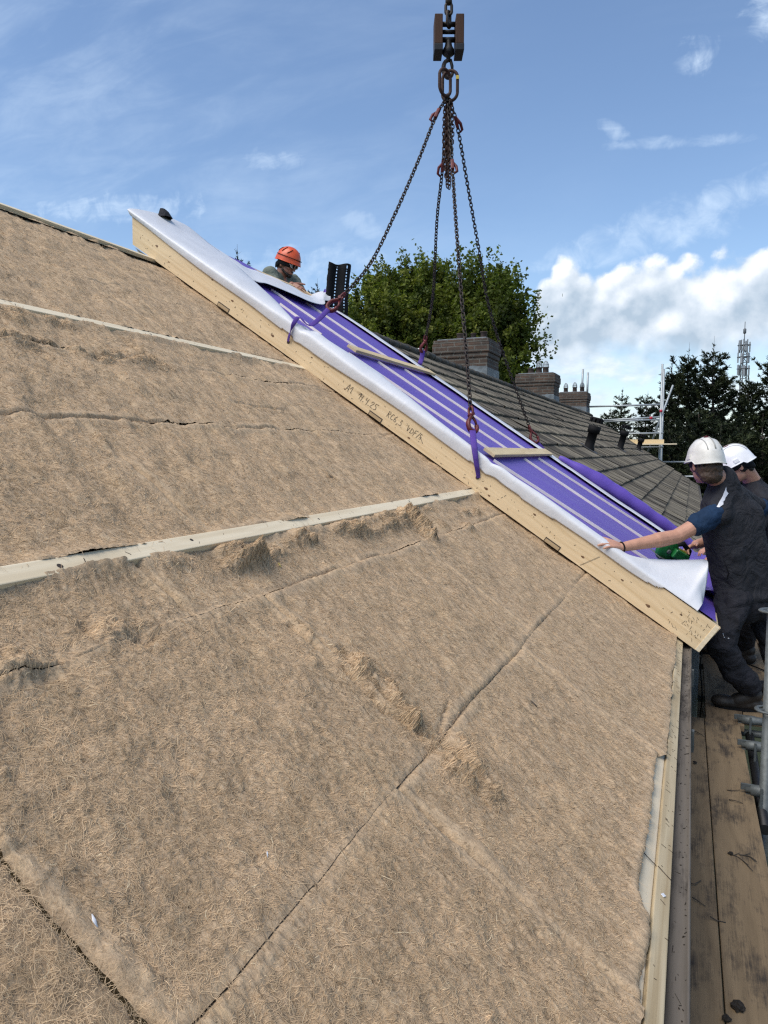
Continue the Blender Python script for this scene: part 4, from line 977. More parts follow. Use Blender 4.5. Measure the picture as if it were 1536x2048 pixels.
def fuse(name, mb, voxel, mat, parent, smooth=4, wrinkle=0.0, wscale=.12):
    """one continuous surface out of the collected limbs"""
    o = mb.build(name, mat, parent)
    r = o.modifiers.new('r', 'REMESH'); r.mode = 'VOXEL'; r.voxel_size = voxel; r.use_smooth_shade = True
    s = o.modifiers.new('s', 'SMOOTH'); s.factor = .5; s.iterations = smooth
    if wrinkle:
        tx = bpy.data.textures.new(name, 'CLOUDS'); tx.noise_scale = wscale; tx.noise_depth = 3
        d = o.modifiers.new('d', 'DISPLACE'); d.texture = tx; d.strength = wrinkle; d.mid_level = .5; d.texture_coords = 'LOCAL'
    dg = bpy.context.evaluated_depsgraph_get(); me = bpy.data.meshes.new_from_object(o.evaluated_get(dg))
    o.modifiers.clear(); old = o.data; o.data = me; bpy.data.meshes.remove(old)
    me.polygons.foreach_set('use_smooth', [True]*len(me.polygons))
    if not me.materials: me.materials.append(mat)
    return o
U_ = lambda v: np.array(v, float)/np.linalg.norm(v)

def hand(mb, wrist, d, nrm, thumb, curl=.25, spread=.16, k=1.0):
    """palm and five separate bent fingers; d: wrist to knuckles, nrm: back of the hand, thumb: side of the thumb"""
    w = np.array(wrist, float); d = U_(d); t = np.array(thumb, float); t -= d*(t@d); t = U_(t); n = np.cross(t, d); n = n if n @ np.array(nrm) > 0 else -n
    kn = w + d*.088*k
    for i, x in enumerate((.030, .010, -.010, -.028)):
        cone(mb, w + d*.012*k + t*x*.55*k, .0165*k, kn + t*x*k - d*(.0, .0, .004, .012)[i]*k, .0125*k)
    for i, (x, L) in enumerate(((.031, .074), (.011, .083), (-.0105, .077), (-.0295, .060))):
        p = kn + t*x*k - d*(.0, .0, .004, .012)[i]*k
        dd = U_(d + t*(spread*(1.5-i)*.55)); a = 0
        for j, f in enumerate((.46, .30, .24)):
            a += curl*(.55, 1.0, .9)[j]
            q = p + (dd*math.cos(a) - n*math.sin(a))*L*f*k
            cone(mb, p, (.0098, .0090, .0082)[j]*k, q, (.0090, .0082, .0068)[j]*k); p = q
    p = w + d*.022*k + t*.022*k; dd = U_(d*.62 + t*.78 - n*.18)
    for j, (f, r0, r1) in enumerate(((.040, .015, .0118), (.034, .0112, .0098), (.026, .0098, .0076))):
        q = p + U_(dd + d*.22*j - t*.12*j)*f*k; cone(mb, p, r0*k, q, r1*k); p = q

def head_prims(mb, c, f, up, k=1.0, beard=False):
    """c: centre of the skull; f: where the face points; up: crown"""
    f = U_(f); up = np.array(up, float); up -= f*(up@f); up = U_(up); l = np.cross(up, f)
    ell(mb, c + up*.012*k, (f*.098*k, l*.077*k, up*.108*k))
    ell(mb, c + f*.030*k - up*.058*k, (f*.066*k, l*.061*k, up*.066*k))          # jaw block
    ell(mb, c + f*.072*k - up*.103*k, (f*.023*k, l*.026*k, up*.018*k))          # chin
    cone(mb, c + f*.094*k + up*.004*k, .010*k, c + f*.115*k - up*.034*k, .0135*k) # nose
    for sg in (-1, 1):
        ell(mb, c + f*.086*k + l*sg*.030*k + up*.021*k, (f*.013*k, l*.026*k, up*.008*k))   # brow
        ell(mb, c + f*.068*k + l*sg*.042*k - up*.028*k, (f*.022*k, l*.022*k, up*.020*k))   # cheek
        ell(mb, c + l*sg*.078*k - f*.006*k - up*.018*k, (f*.020*k, l*.010*k, up*.034*k))   # ear
        ell(mb, c + l*sg*.084*k - f*.014*k - up*.010*k, (f*.010*k, l*.007*k, up*.026*k))
    ell(mb, c + f*.097*k - up*.066*k, (f*.012*k, l*.024*k, up*.006*k)); ell(mb, c + f*.094*k - up*.078*k, (f*.012*k, l*.021*k, up*.007*k))   # lips
    return f, l, up

def helmet(parent, c, f, up, mat, k=1.0, climbing=False, sticker=None, tape=None):
    f = U_(f); up = np.array(up, float); up -= f*(up@f); up = U_(up); l = np.cross(up, f)
    n, m_ = 44, 20; G = np.zeros((m_, n+1, 3))
    for i in range(m_):
        e = i/(m_-1)
        for j in range(n+1):
            a = 2*math.pi*j/n; ca, sa = math.cos(a), math.sin(a)
            z = math.cos(e*math.pi/2)**.9; rr = math.sin(e*math.pi/2)**.92
            X, Y_, Z = .138*ca*rr, .112*sa*rr, .150*z
            if not climbing:
                Z += .006*math.exp(-(sa*rr*4.2)**2)*(1-e*.5)                # centre ridge
                Z += .003*(abs(abs(sa*rr)-.42) < .05)*(1-e)
            if e > .86:
                q = (e-.86)/.14*(.35 if climbing else 1); fr = max(0, ca)**3
                X += q*(.010*ca + .038*fr); Y_ += q*.010*sa; Z -= q*(.012 - .010*fr + (.022 if ca < -.3 else 0))
            G[i, j] = c + (f*X + l*Y_ + up*Z)*k
    mb = MB(); mb.grid(G[:, ::-1]); rim = G[-1]
    mb.tube([p for p in rim[:-1]], .0042*k, 8, closed=True)
    if climbing:
        pass
    else:
        for sg in (-1, 1):       # slots for ear muffs
            q = c + l*sg*.117*k + up*.018*k; mb.box(q, f*.020*k, l*.006*k, up*.016*k, .003)
        def surf(X, Y_):        # point on the shell above a plan position
            rr = min(.985, math.hypot(X/.138, Y_/.112)); e = math.asin(rr**(1/.92))*2/math.pi
            return c + (f*X + l*Y_ + up*(.150*math.cos(e*math.pi/2)**.9 + .006*math.exp(-(Y_/.112*4.2)**2)*(1-e*.5) + .0015))*k
        ridge_lines = MB()  # grey lines paint the shading along ridges of the white shell
        for yo, r_ in ((0, .0046), (.046, .0034), (-.046, .0034)):
            xm = .135*math.sqrt(max(0, .93 - (yo/.112)**2)); ridge_lines.tube([surf(x, yo) for x in np.linspace(-xm, xm, 26)], r_*k, 8)
    o = mb.build('helmet', mat, parent)
    if not climbing: ridge_lines.build('helmet_ridge_shade', M['ridge_shade'], o)
    # harness: dark headband and nape strap under the shell
    hb = MB(); pts = [c + (f*.108*math.cos(a) + l*.090*math.sin(a) - up*(.022 + (.050 if math.cos(a) < -.2 else 0)*min(1, (-.2-math.cos(a))*1.6 if math.cos(a) < -.2 else 0)))*k for a in np.linspace(0, 2*math.pi, 33)[:-1]]
    hb.tube(pts, .026*k, 8, closed=True, flat=.35, upv=l)
    hb.build('headband', M['black_plastic'], o)
    if sticker:
        p = c + up*(.1585 if not climbing else .152)*k + f*sticker[0] + l*sticker[1]; sp = MB()
        sp.add([p + (f*.021*math.cos(a) + l*.021*math.sin(a))*k - up*((sticker[0]**2+sticker[1]**2)*3.4) for a in np.linspace(0, 2*math.pi, 20)[:-1]] + [p + up*.0012*k], [(i, (i+1) % 19, 19) for i in range(19)], True)
        sp.build('sticker', M['sticker'], o)
    if climbing:
        v = MB()
        for sg in (-1, 1):
            for a0, a1, b0, b1 in ((.20, .95, .50, .95), (-.25, .05, .52, 1.05), (-.85, -.40, .48, .95)):     # dark vents and straps
                pts = []
                for t in np.linspace(0, 1, 7):
                    az = (a0 + (a1-a0)*t*.55)*1.25; el = b0 + (b1-b0)*t
                    x, y, z = .142*math.cos(el)*math.cos(az*1.1+math.pi/2*0)*0, 0, 0
                    ca = math.sin(az); sa = math.cos(az)
                    pts.append(c + (f*.141*math.cos(el)*ca + l*sg*.115*math.cos(el)*sa + up*(.152*math.sin(el)))*k)
                v.tube(pts, [.004*k]+[.011*k]*5+[.004*k], 8, flat=.3)
        v.tube([c + (f*.143*math.cos(a) + l*.117*math.sin(a) + up*.045)*k for a in np.linspace(-2.2, 2.2, 30)], .004*k, 6)
        v.build('helmet_vents', M['black_plastic'], o)
    return f, l, up

def boot(parent, ankle, toe_dir, mat, k=1.0, sole=.045):
    mb = MB(); a = np.array(ankle, float); d = np.array(toe_dir, float); d[2] = 0; d = U_(d); w = np.cross((0, 0, 1.), d); z = np.array((0, 0, 1.))
    g = np.array((a[0], a[1], a[2]))
    cone(mb, a + z*.10, .056*k, a + z*.02 - d*.012, .052*k); cone(mb, a + z*.0 - d*.03, .048*k, a - z*.045 + d*.06, .044*k)
    ell(mb, a - z*.056*k + d*.135*k, (d*.075*k, w*.050*k, z*.040*k)); ell(mb, a - z*.06*k - d*.035*k, (d*.05*k, w*.042*k, z*.042*k)); cone(mb, a - z*.066 - d*.03, .036*k, a - z*.066 + d*.13, .040*k)
    o = fuse('boot', mb, .007, mat, parent, 3)
    # cut flat sole
    s = MB(); pr = []
    for q in np.linspace(0, 2*math.pi, 29)[:-1]:
        x = .060 + .125*math.cos(q); pr.append(a + d*x*k + w*(.045 + .006*math.cos(q))*math.sin(q)*k)
    n = len(pr); s.add([p - z*.105*k for p in pr] + [p - z*.083*k for p in pr], [tuple(range(n-1, -1, -1)), tuple(range(n, 2*n))] + [(i, (i+1) % n, n+(i+1) % n, n+i) for i in range(n)])
    s.build('boot_sole', M['black_plastic'], o)

def sole_z(a, k=1.0): return DECK + .106*k

def worker_front():
    g = 'men guiding the panel'
    root = empty('person', (.33, 4.92, DECK), 'man in scuffed white helmet, dark vest and navy sleeves reaching out to the white membrane', 'person', g)
    f = U_((-.62, .78, 0)); lft = U_((-.78, -.62, 0)); z = np.array((0, 0, 1.))
    neck = np.array((0.186, 5.031, -0.194)); hips = np.array((0.329, 5.093, -0.908))
    shL = np.array((0.134, 4.861, -0.385)); shR = np.array((0.417, 5.439, -0.381))
    elb = np.array((-0.073, 4.719, -0.511)); wr = np.array((-0.366, 4.508, -0.565)); hd = np.array((-0.540, 4.385, -0.508))
    elbR = np.array((0.186, 5.260, -0.564)); wrR = np.array((0.041, 5.151, -0.605))
    hipL = np.array((0.264, 4.976, -0.939)); kneeL = np.array((0.195, 4.859, -1.182)); ankL = np.array((0.376, 5.012, -1.552)); ankL[2] = sole_z(ankL)
    hipR = np.array((0.430, 5.240, -0.960)); kneeR = np.array((0.540, 5.235, -1.295)); ankR = np.array((0.632, 5.352, -1.636)); ankR[2] = sole_z(ankR)
    hc = np.array((0.077, 4.953, -0.068)); hf = U_((-.47, .86, -.12)); hu = U_(z*1.0 + np.array((-.05, .08, 0)))
    b = MB(); F, L, UP = head_prims(b, hc, hf, hu, 1.0)
    cone(b, hc - UP*.05 - F*.025, .058, neck + z*.0, .066); cone(b, neck, .07, neck - z*.06, .08)
    sp = (hips-neck)
    for t, r in ((.14, .08), (.35, .12), (.65, .12), (.92, .13)):
        ell(b, neck + sp*t, (lft*r*1.2, f*r*.72, z*r))
    cone(b, shL, .056, elb, .044); cone(b, elb, .045, elb + (wr-elb)*.35, .047); cone(b, elb + (wr-elb)*.35, .047, wr, .0285)
    cone(b, shR, .056, elbR, .044); cone(b, elbR, .043, wrR, .030)
    for h, kn, an in ((hipL, kneeL, ankL), (hipR, kneeR, ankR)): cone(b, h, .075, kn, .052); cone(b, kn, .052, an, .036)
    hand(b, wr, hd - wr, (0, .1, 1), (.15, 1, .2), .22, .30, 1.02)
    hand(b, wrR, np.array((-0.013, 5.083, -0.623)) - wrR, (0, .2, 1), (0, -1, .2), .55, .1, 1.0)
    fuse('body', b, .0045, M['skin'], root, 2)
    # hair at the back of the head below the helmet
    h = MB(); ell(h, hc - F*.036 - UP*.038, (F*.076, L*.085, UP*.075)); ell(h, hc - F*.056 - UP*.085, (F*.050, L*.074, UP*.052)); ell(h, hc + L*.070 + F*.012 - UP*.020, (F*.018, L*.016, UP*.035))
    fuse('hair', h, .005, M['hair'], root, 3, .012, .02)
    # t-shirt: sleeves and collar
    for s_, e_ in ((shL, elb), (shR, elbR)):
        t = MB(); d = e_-s_; cone(t, s_ + d*-.02, .070, s_ + d*.2, .072); cone(t, s_ + d*.2, .073, s_ + d*.46, .066)
        fuse('tshirt_sleeve', t, .007, M['navy'], root, 4, .022, .05)
    # vest
    v = MB()
    for x in (-1, -.5, 0, .5, 1):
        cone(v, neck + sp*.30 + lft*x*.085 - f*.012, .128, neck + sp*.62 + lft*x*.075 - f*.012, .128); cone(v, neck + sp*.62 + lft*x*.075 - f*.012, .128, neck + sp*.98 + lft*x*.062, .130)
    ell(v, neck + sp*.16, (lft*.165, f*.105, z*.09))
    cone(v, shL + z*.012 - lft*.035, .078, neck - z*.035, .075); cone(v, shR + z*.012 + lft*.035, .080, neck - z*.035, .075)
    cone(v, neck + z*.026 - f*.008, .080, neck - z*.08, .115); cone(v, neck + sp*.2 - lft*.10, .085, neck - z*.03, .09); cone(v, neck + sp*.2 + lft*.10, .085, neck - z*.03, .09)
    ell(v, hips + z*.0, (lft*.188, f*.150, z*.07))
    ve = fuse('vest', v, .009, M['vest'], root, 12, .026, .11)
    # reflective tape lying on the shoulder, pockets, zip
    tp = MB(); P = smooth_rows([(0.222, 4.882, -0.212), (0.194, 4.829, -0.247), (0.164, 4.785, -0.287), (0.137, 4.754, -0.322)], 12); G = np.zeros((12, 3, 3))
    wv = U_(np.cross(U_(P[-1]-P[0]), np.array(FW)))
    for i in range(12):
        for j, x in enumerate((-.019, 0, .019)): G[i, j] = P[i] + wv*x
    tpe = tp.grid(G).build('reflective_tape', M['reflect'], ve)
    sw = tpe.modifiers.new('w', 'SHRINKWRAP'); sw.target = ve; sw.wrap_method = 'PROJECT'; sw.use_project_z = False; sw.use_negative_direction = True; sw.use_positive_direction = True; sw.wrap_method = 'NEAREST_SURFACEPOINT'; sw.offset = .004
    mb = MB(); mb.tube([(0.175, 4.810, -0.668), (0.201, 4.835, -0.747), (0.214, 4.847, -0.804)], .004, 6); zp = mb.build('pocket_zip', M['black_plastic'], ve)
    s2 = zp.modifiers.new('w', 'SHRINKWRAP'); s2.target = ve; s2.offset = .003
    # trousers
    t = MB()
    ell(t, hips - z*.05, (lft*.178, f*.145, z*.13))
    for hh, kn, an in ((hipL, kneeL, ankL), (hipR, kneeR, ankR)):
        cone(t, hh, .115, kn, .084); cone(t, kn, .084, kn + (an-kn)*.55, .080); cone(t, kn + (an-kn)*.55, .080, an + z*.05, .073)
    ell(t, hipR - z*.07 + lft*-.05 - f*.10, (lft*.07, f*.05, z*.10)); ell(t, hipL - z*.12 + lft*.06 - f*.06, (lft*.05, f*.07, z*.09))
    tr = fuse('trousers', t, .009, M['trousers'], root, 4, .040, .085)
    mb = MB(); mb.tube([(0.190, 4.735, -1.091), (0.214, 4.759, -1.113), (0.246, 4.799, -1.128)], .0028, 6); rp = mb.build('reflective_piping', M['reflect'], tr)
    s3 = rp.modifiers.new('w', 'SHRINKWRAP'); s3.target = tr; s3.offset = .002
    boot(root, ankL, (-1, -.05, 0), M['boot'], 1.05); boot(root, ankR, (-.9, .4, 0), M['boot'], 1.05)
    helmet(root, hc + UP*.018, hf + UP*.0, UP*1.0 + F*.10, M['helmet_w'], .92, sticker=(-.03, .005))
    # wrist band
    d = U_(wr-elb); mb = MB(); cpt = wr + d*.004; a = U_(np.cross(d, z)); b2 = np.cross(d, a)
    mb.tube([cpt + (a*math.cos(q)+b2*math.sin(q))*.0305 for q in np.linspace(0, 2*math.pi, 21)[:-1]], .0045, 8, closed=True)
    mb.build('wrist_band', M['black_plastic'], root)
    return root

def worker_rear():
    root = empty('person', (.55, 6.15, DECK), 'man in clean white helmet looking down behind the man with navy sleeves', 'person', 'men guiding the panel')
    f = U_((-.9, .2, 0)); lft = U_((-.2, -.9, 0)); z = np.array((0, 0, 1.))
    neck = np.array((0.430, 6.156, -0.234)); hips = np.array((0.637, 6.292, -0.908)); hc = np.array((0.311, 6.063, -0.097)); hf = U_((-.86, -.06, -.52)); hu = U_((-.42, 0, .9))
    shL = np.array((0.494, 5.951, -0.386)); shR = np.array((0.501, 6.391, -0.376)); elb = np.array((0.404, 5.836, -0.635)); wr = np.array((0.243, 5.812, -0.750)); elbR = np.array((0.405, 6.380, -0.656)); wrR = np.array((0.207, 6.287, -0.755))
    hipL = np.array((0.590, 6.158, -0.968)); kneeL = np.array((0.439, 6.013, -1.259)); ankL = np.array((0.418, 6.162, -1.561)); hipR = np.array((0.672, 6.461, -1.012)); kneeR = np.array((0.372, 6.304, -1.348)); ankR = np.array((0.256, 6.341, -1.592))
    ankL[2] = sole_z(0); ankR[2] = sole_z(0)
    b = MB(); F, L, UP = head_prims(b, hc, hf, hu, 1.0)
    cone(b, hc - UP*.05 - F*.035, .058, neck, .064); cone(b, neck, .066, neck - z*.06 , .08); sp = hips-neck
    for t, r in ((.14, .08), (.35, .12), (.65, .12), (.92, .13)): ell(b, neck + sp*t, (lft*r*1.2, f*r*.72, z*r))
    for s_, e_, w_ in ((shL, elb, wr), (shR, elbR, wrR)):
        cone(b, s_, .055, e_, .044); cone(b, e_, .044, w_, .03); hand(b, w_, (-1, -.2, -.2), (0, 0, 1), (0, 1, .1), .5, .1)
    for h, kn, an in ((hipL, kneeL, ankL), (hipR, kneeR, ankR)): cone(b, h, .075, kn, .052); cone(b, kn, .052, an, .036)
    fuse('body', b, .006, M['skin'], root, 2)
    h = MB(); ell(h, hc - F*.026 - UP*.012, (F*.080, L*.0805, UP*.075)); ell(h, hc - F*.060 - UP*.058, (F*.035, L*.060, UP*.038))
    for sg in (-1, 1): ell(h, hc + L*.073*sg + F*.026 - UP*.008, (F*.014, L*.010, UP*.030))
    fuse('hair', h, .006, M['hair_dark'], root, 3, .010, .02)
    v = MB()
    ell(v, neck + sp*.1, (lft*.15, f*.11, z*.09))
    for x in (-1, -.5, 0, .5, 1): cone(v, neck + sp*.28 + lft*x*.08 - f*.02, .13, neck + sp*1.0 + lft*x*.06 - f*.01, .135)
    for s_, e_ in ((shL, elb), (shR, elbR)): cone(v, s_ + z*.02, .080, neck - z*.03, .075); cone(v, s_, .080, e_, .062); cone(v, e_, .062, e_ + (wr-elb)*.3, .056)
    cone(v, neck + z*.0, .073, neck - z*.05, .085)
    ve = fuse('jacket', v, .010, M['vest'], root, 12, .026, .11)
    MB().box((0.507, 5.759, -0.401), np.array(RT)*.02, np.array(FW)*.003, z*.004).build('sleeve_badge', M['reflect'], ve)
    t = MB(); ell(t, hips - z*.05, (lft*.178, f*.145, z*.13))
    for hh, kn, an in ((hipL, kneeL, ankL), (hipR, kneeR, ankR)): cone(t, hh, .115, kn, .084); cone(t, kn, .084, an + z*.05, .072)
    fuse('trousers', t, .010, M['trousers'], root, 4, .035, .09)
    boot(root, ankL, (-1, .1, 0), M['boot'], 1.05); boot(root, ankR, (-1, -.1, 0), M['boot_brown'], 1.05)
    helmet(root, hc + UP*.016, hf, UP*1.0 + F*.05, M['helmet_c'], .93, sticker=(-.005, .0))
    return root

def worker_ridge():
    hc = np.array((-4.056, 6.908, 2.008)); z = np.array((0, 0, 1.))
    root = empty('person', hc - z*1.45 + np.array((-.25, .1, 0)), 'man in orange helmet, glasses and grey T-shirt leaning over the top of the panel', 'person')
    f = U_(np.array(RT)*.80 - np.array(FW)*.42); lft = np.cross(z, f); hf = U_(f*.86 - z*.46 ); hu = U_(z + f*.5)
    neck = np.array((-4.141, 6.913, 1.866)); chest = np.array((-4.142, 6.921, 1.715)); hips = chest - z*.42 - f*.30
    shR = np.array((-4.143, 6.714, 1.849)); shL = np.array((-4.124, 7.160, 1.863))
    elbR = np.array((-4.006, 6.674, 1.598)); wrR = np.array((-3.875, 6.686, 1.722)); elbL = np.array((-3.961, 7.079, 1.651)); wrL = np.array((-3.902, 6.806, 1.728))
    b = MB(); F, L, UP = head_prims(b, hc, hf, hu, 1.04)
    cone(b, hc - UP*.05 - F*.028, .060, neck, .064); cone(b, neck, .068, neck - z*.08, .09)
    for t, r in ((.1, .12), (.4, .14), (.75, .13), (1., .13)): ell(b, neck*(1-t) + hips*t, (lft*r*1.2, f*r*.75, z*r))
    for s_, e_, w_ in ((shR, elbR, wrR), (shL, elbL, wrL)): cone(b, s_, .058, e_, .046); cone(b, e_, .048, w_, .034)
    hand(b, np.array((-3.880, 6.684, 1.727)), np.array((-3.732, 6.652, 1.642)) - np.array((-3.880, 6.684, 1.727)), (.2, -.3, 1), (.1, .6, .8), .40, .2, 1.12)
    hand(b, np.array((-3.892, 6.810, 1.728)), np.array((-3.816, 6.758, 1.640)) - np.array((-3.892, 6.810, 1.728)), (.2, -.3, 1), (.1, -.6, .8), .5, .1, 1.05)
    for sg in (-1, 1): cone(b, hips + lft*sg*.1, .09, hips + lft*sg*.12 - z*.45 + f*.15, .06); cone(b, hips + lft*sg*.12 - z*.45 + f*.15, .06, hips + lft*sg*.12 - z*.9 - f*.1, .04)
    fuse('body', b, .005, M['skin_tan'], root, 2)
    h = MB(); ell(h, hc - F*.026 - UP*.012, (F*.082, L*.083, UP*.085)); ell(h, hc - F*.055 - UP*.06, (F*.035, L*.060, UP*.040))
    for sg in (-1, 1): ell(h, hc + L*.075*sg + F*.026 - UP*.012, (F*.013, L*.010, UP*.034))
    fuse('hair', h, .006, M['hair'], root, 3, .010, .02)
    h = MB(); ell(h, hc + F*.080 - UP*.105, (F*.030, L*.034, UP*.026)); ell(h, hc + F*.108 - UP*.060, (F*.010, L*.026, UP*.007))
    for sg in (-1, 1): cone(h, hc + F*.075 + L*.036*sg - UP*.098, .018, hc + F*.018 + L*.064*sg - UP*.072, .014)
    fuse('beard', h, .005, M['hair_dark'], root, 3, .006, .02)
    gl = MB()
    for sg in (-1, 1):
        cpt = hc + F*.112 + L*sg*.034 + UP*.002
        gl.tube([cpt + (L*.029*math.cos(q) + UP*.020*math.sin(q)) - F*.010*abs(math.cos(q))*(1 if math.cos(q)*sg > 0 else 0) for q in np.linspace(0, 2*math.pi, 19)[:-1]], .0034, 6, closed=True)
        gl.tube([hc + F*.104 + L*sg*.064 + UP*.008, hc + F*.05 + L*sg*.083 + UP*.006, hc - F*.008 + L*sg*.084 + UP*.002], .0034, 6)
    gl.tube([hc + F*.118 + L*.008 + UP*.006, hc + F*.118 - L*.008 + UP*.006], .003, 6)
    go = gl.build('glasses', M['reflect'], root)
    for sg in (-1, 1):
        cpt = hc + F*.110 + L*sg*.034 + UP*.002; lm = MB(); lm.box(cpt, L*.026, UP*.017, F*.0012, .001); lm.build('spectacle_lens', M['lens'], go)
    t = MB()
    for q, rx, rf, rz in ((.10, .16, .11, .08), (.32, .205, .14, .14), (.65, .19, .14, .15), (1., .18, .14, .14)): ell(t, neck*(1-q) + hips*q, (lft*rx, f*rf, z*rz))
    for s_, e_ in ((shR, elbR), (shL, elbL)): cone(t, s_ + z*.01, .086, neck - z*.05, .075); cone(t, s_, .086, s_ + (e_-s_)*.62, .078)
    fuse('tshirt', t, .009, M['grey_tee'], root, 5, .025, .09)
    t = MB(); ell(t, hips - z*.05, (lft*.17, f*.14, z*.13))
    for sg in (-1, 1):
        kn = hips + lft*sg*.12 - z*.45 + f*.15; cone(t, hips + lft*sg*.1, .11, kn, .08); cone(t, kn, .08, hips + lft*sg*.12 - z*.9 - f*.1, .07)
    fuse('trousers', t, .011, M['trousers'], root, 4, .03, .1)
    helmet(root, hc + UP*.020, U_(F + UP*.05), UP, M['helmet_o'], 1.04, climbing=True)
    return root

def build_tool():
    c = np.array((-0.113, 4.974, -0.637)); root = empty('power_saw', c - NRM*.05, 'green hand power tool with round guard resting on the purple membrane by the forearm', 'tool')
    a = U_(SL*-.75 + YY*.66); n = NRM; w = np.cross(n, a)
    mb = MB(); mb.lathe(c - a*.035 - w*.03, w, [(0, .02), (.004, .072), (.030, .078), (.040, .05)], 26); mb.build('blade_guard', M['green'], root)
    mb = MB(); mb.lathe(c + a*.02 + w*.01, a, [(0, .03), (.01, .044), (.09, .046), (.12, .036), (.125, .02)], 20); mb.box(c + a*.05 + n*.012 - w*.03, a*.06, w*.03, n*.03, .01); mb.build('motor_housing', M['green'], root)
    mb = MB(); mb.tube([c + a*.0 + n*.05, c + a*.05 + n*.085, c + a*.13 + n*.06, c + a*.155 + n*.01], [.014, .017, .017, .014], 10); mb.build('handle', M['black_plastic'], root)
    MB().box(c + a*.03 - n*.055, a*.12, w*.062, n*.003, .001).build('base_plate', M['galv'], root)
    MB().lathe(c - a*.035 - w*.034, w, [(-.004, .010), (0, .016), (.006, .016)], 16).build('arbor_bolt', M['galv'], root)
    MB().box(c + a*.075 + n*.045 - w*.012, a*.035, w*.006, n*.006, .002).build('warning_label', M['yellow'], root)

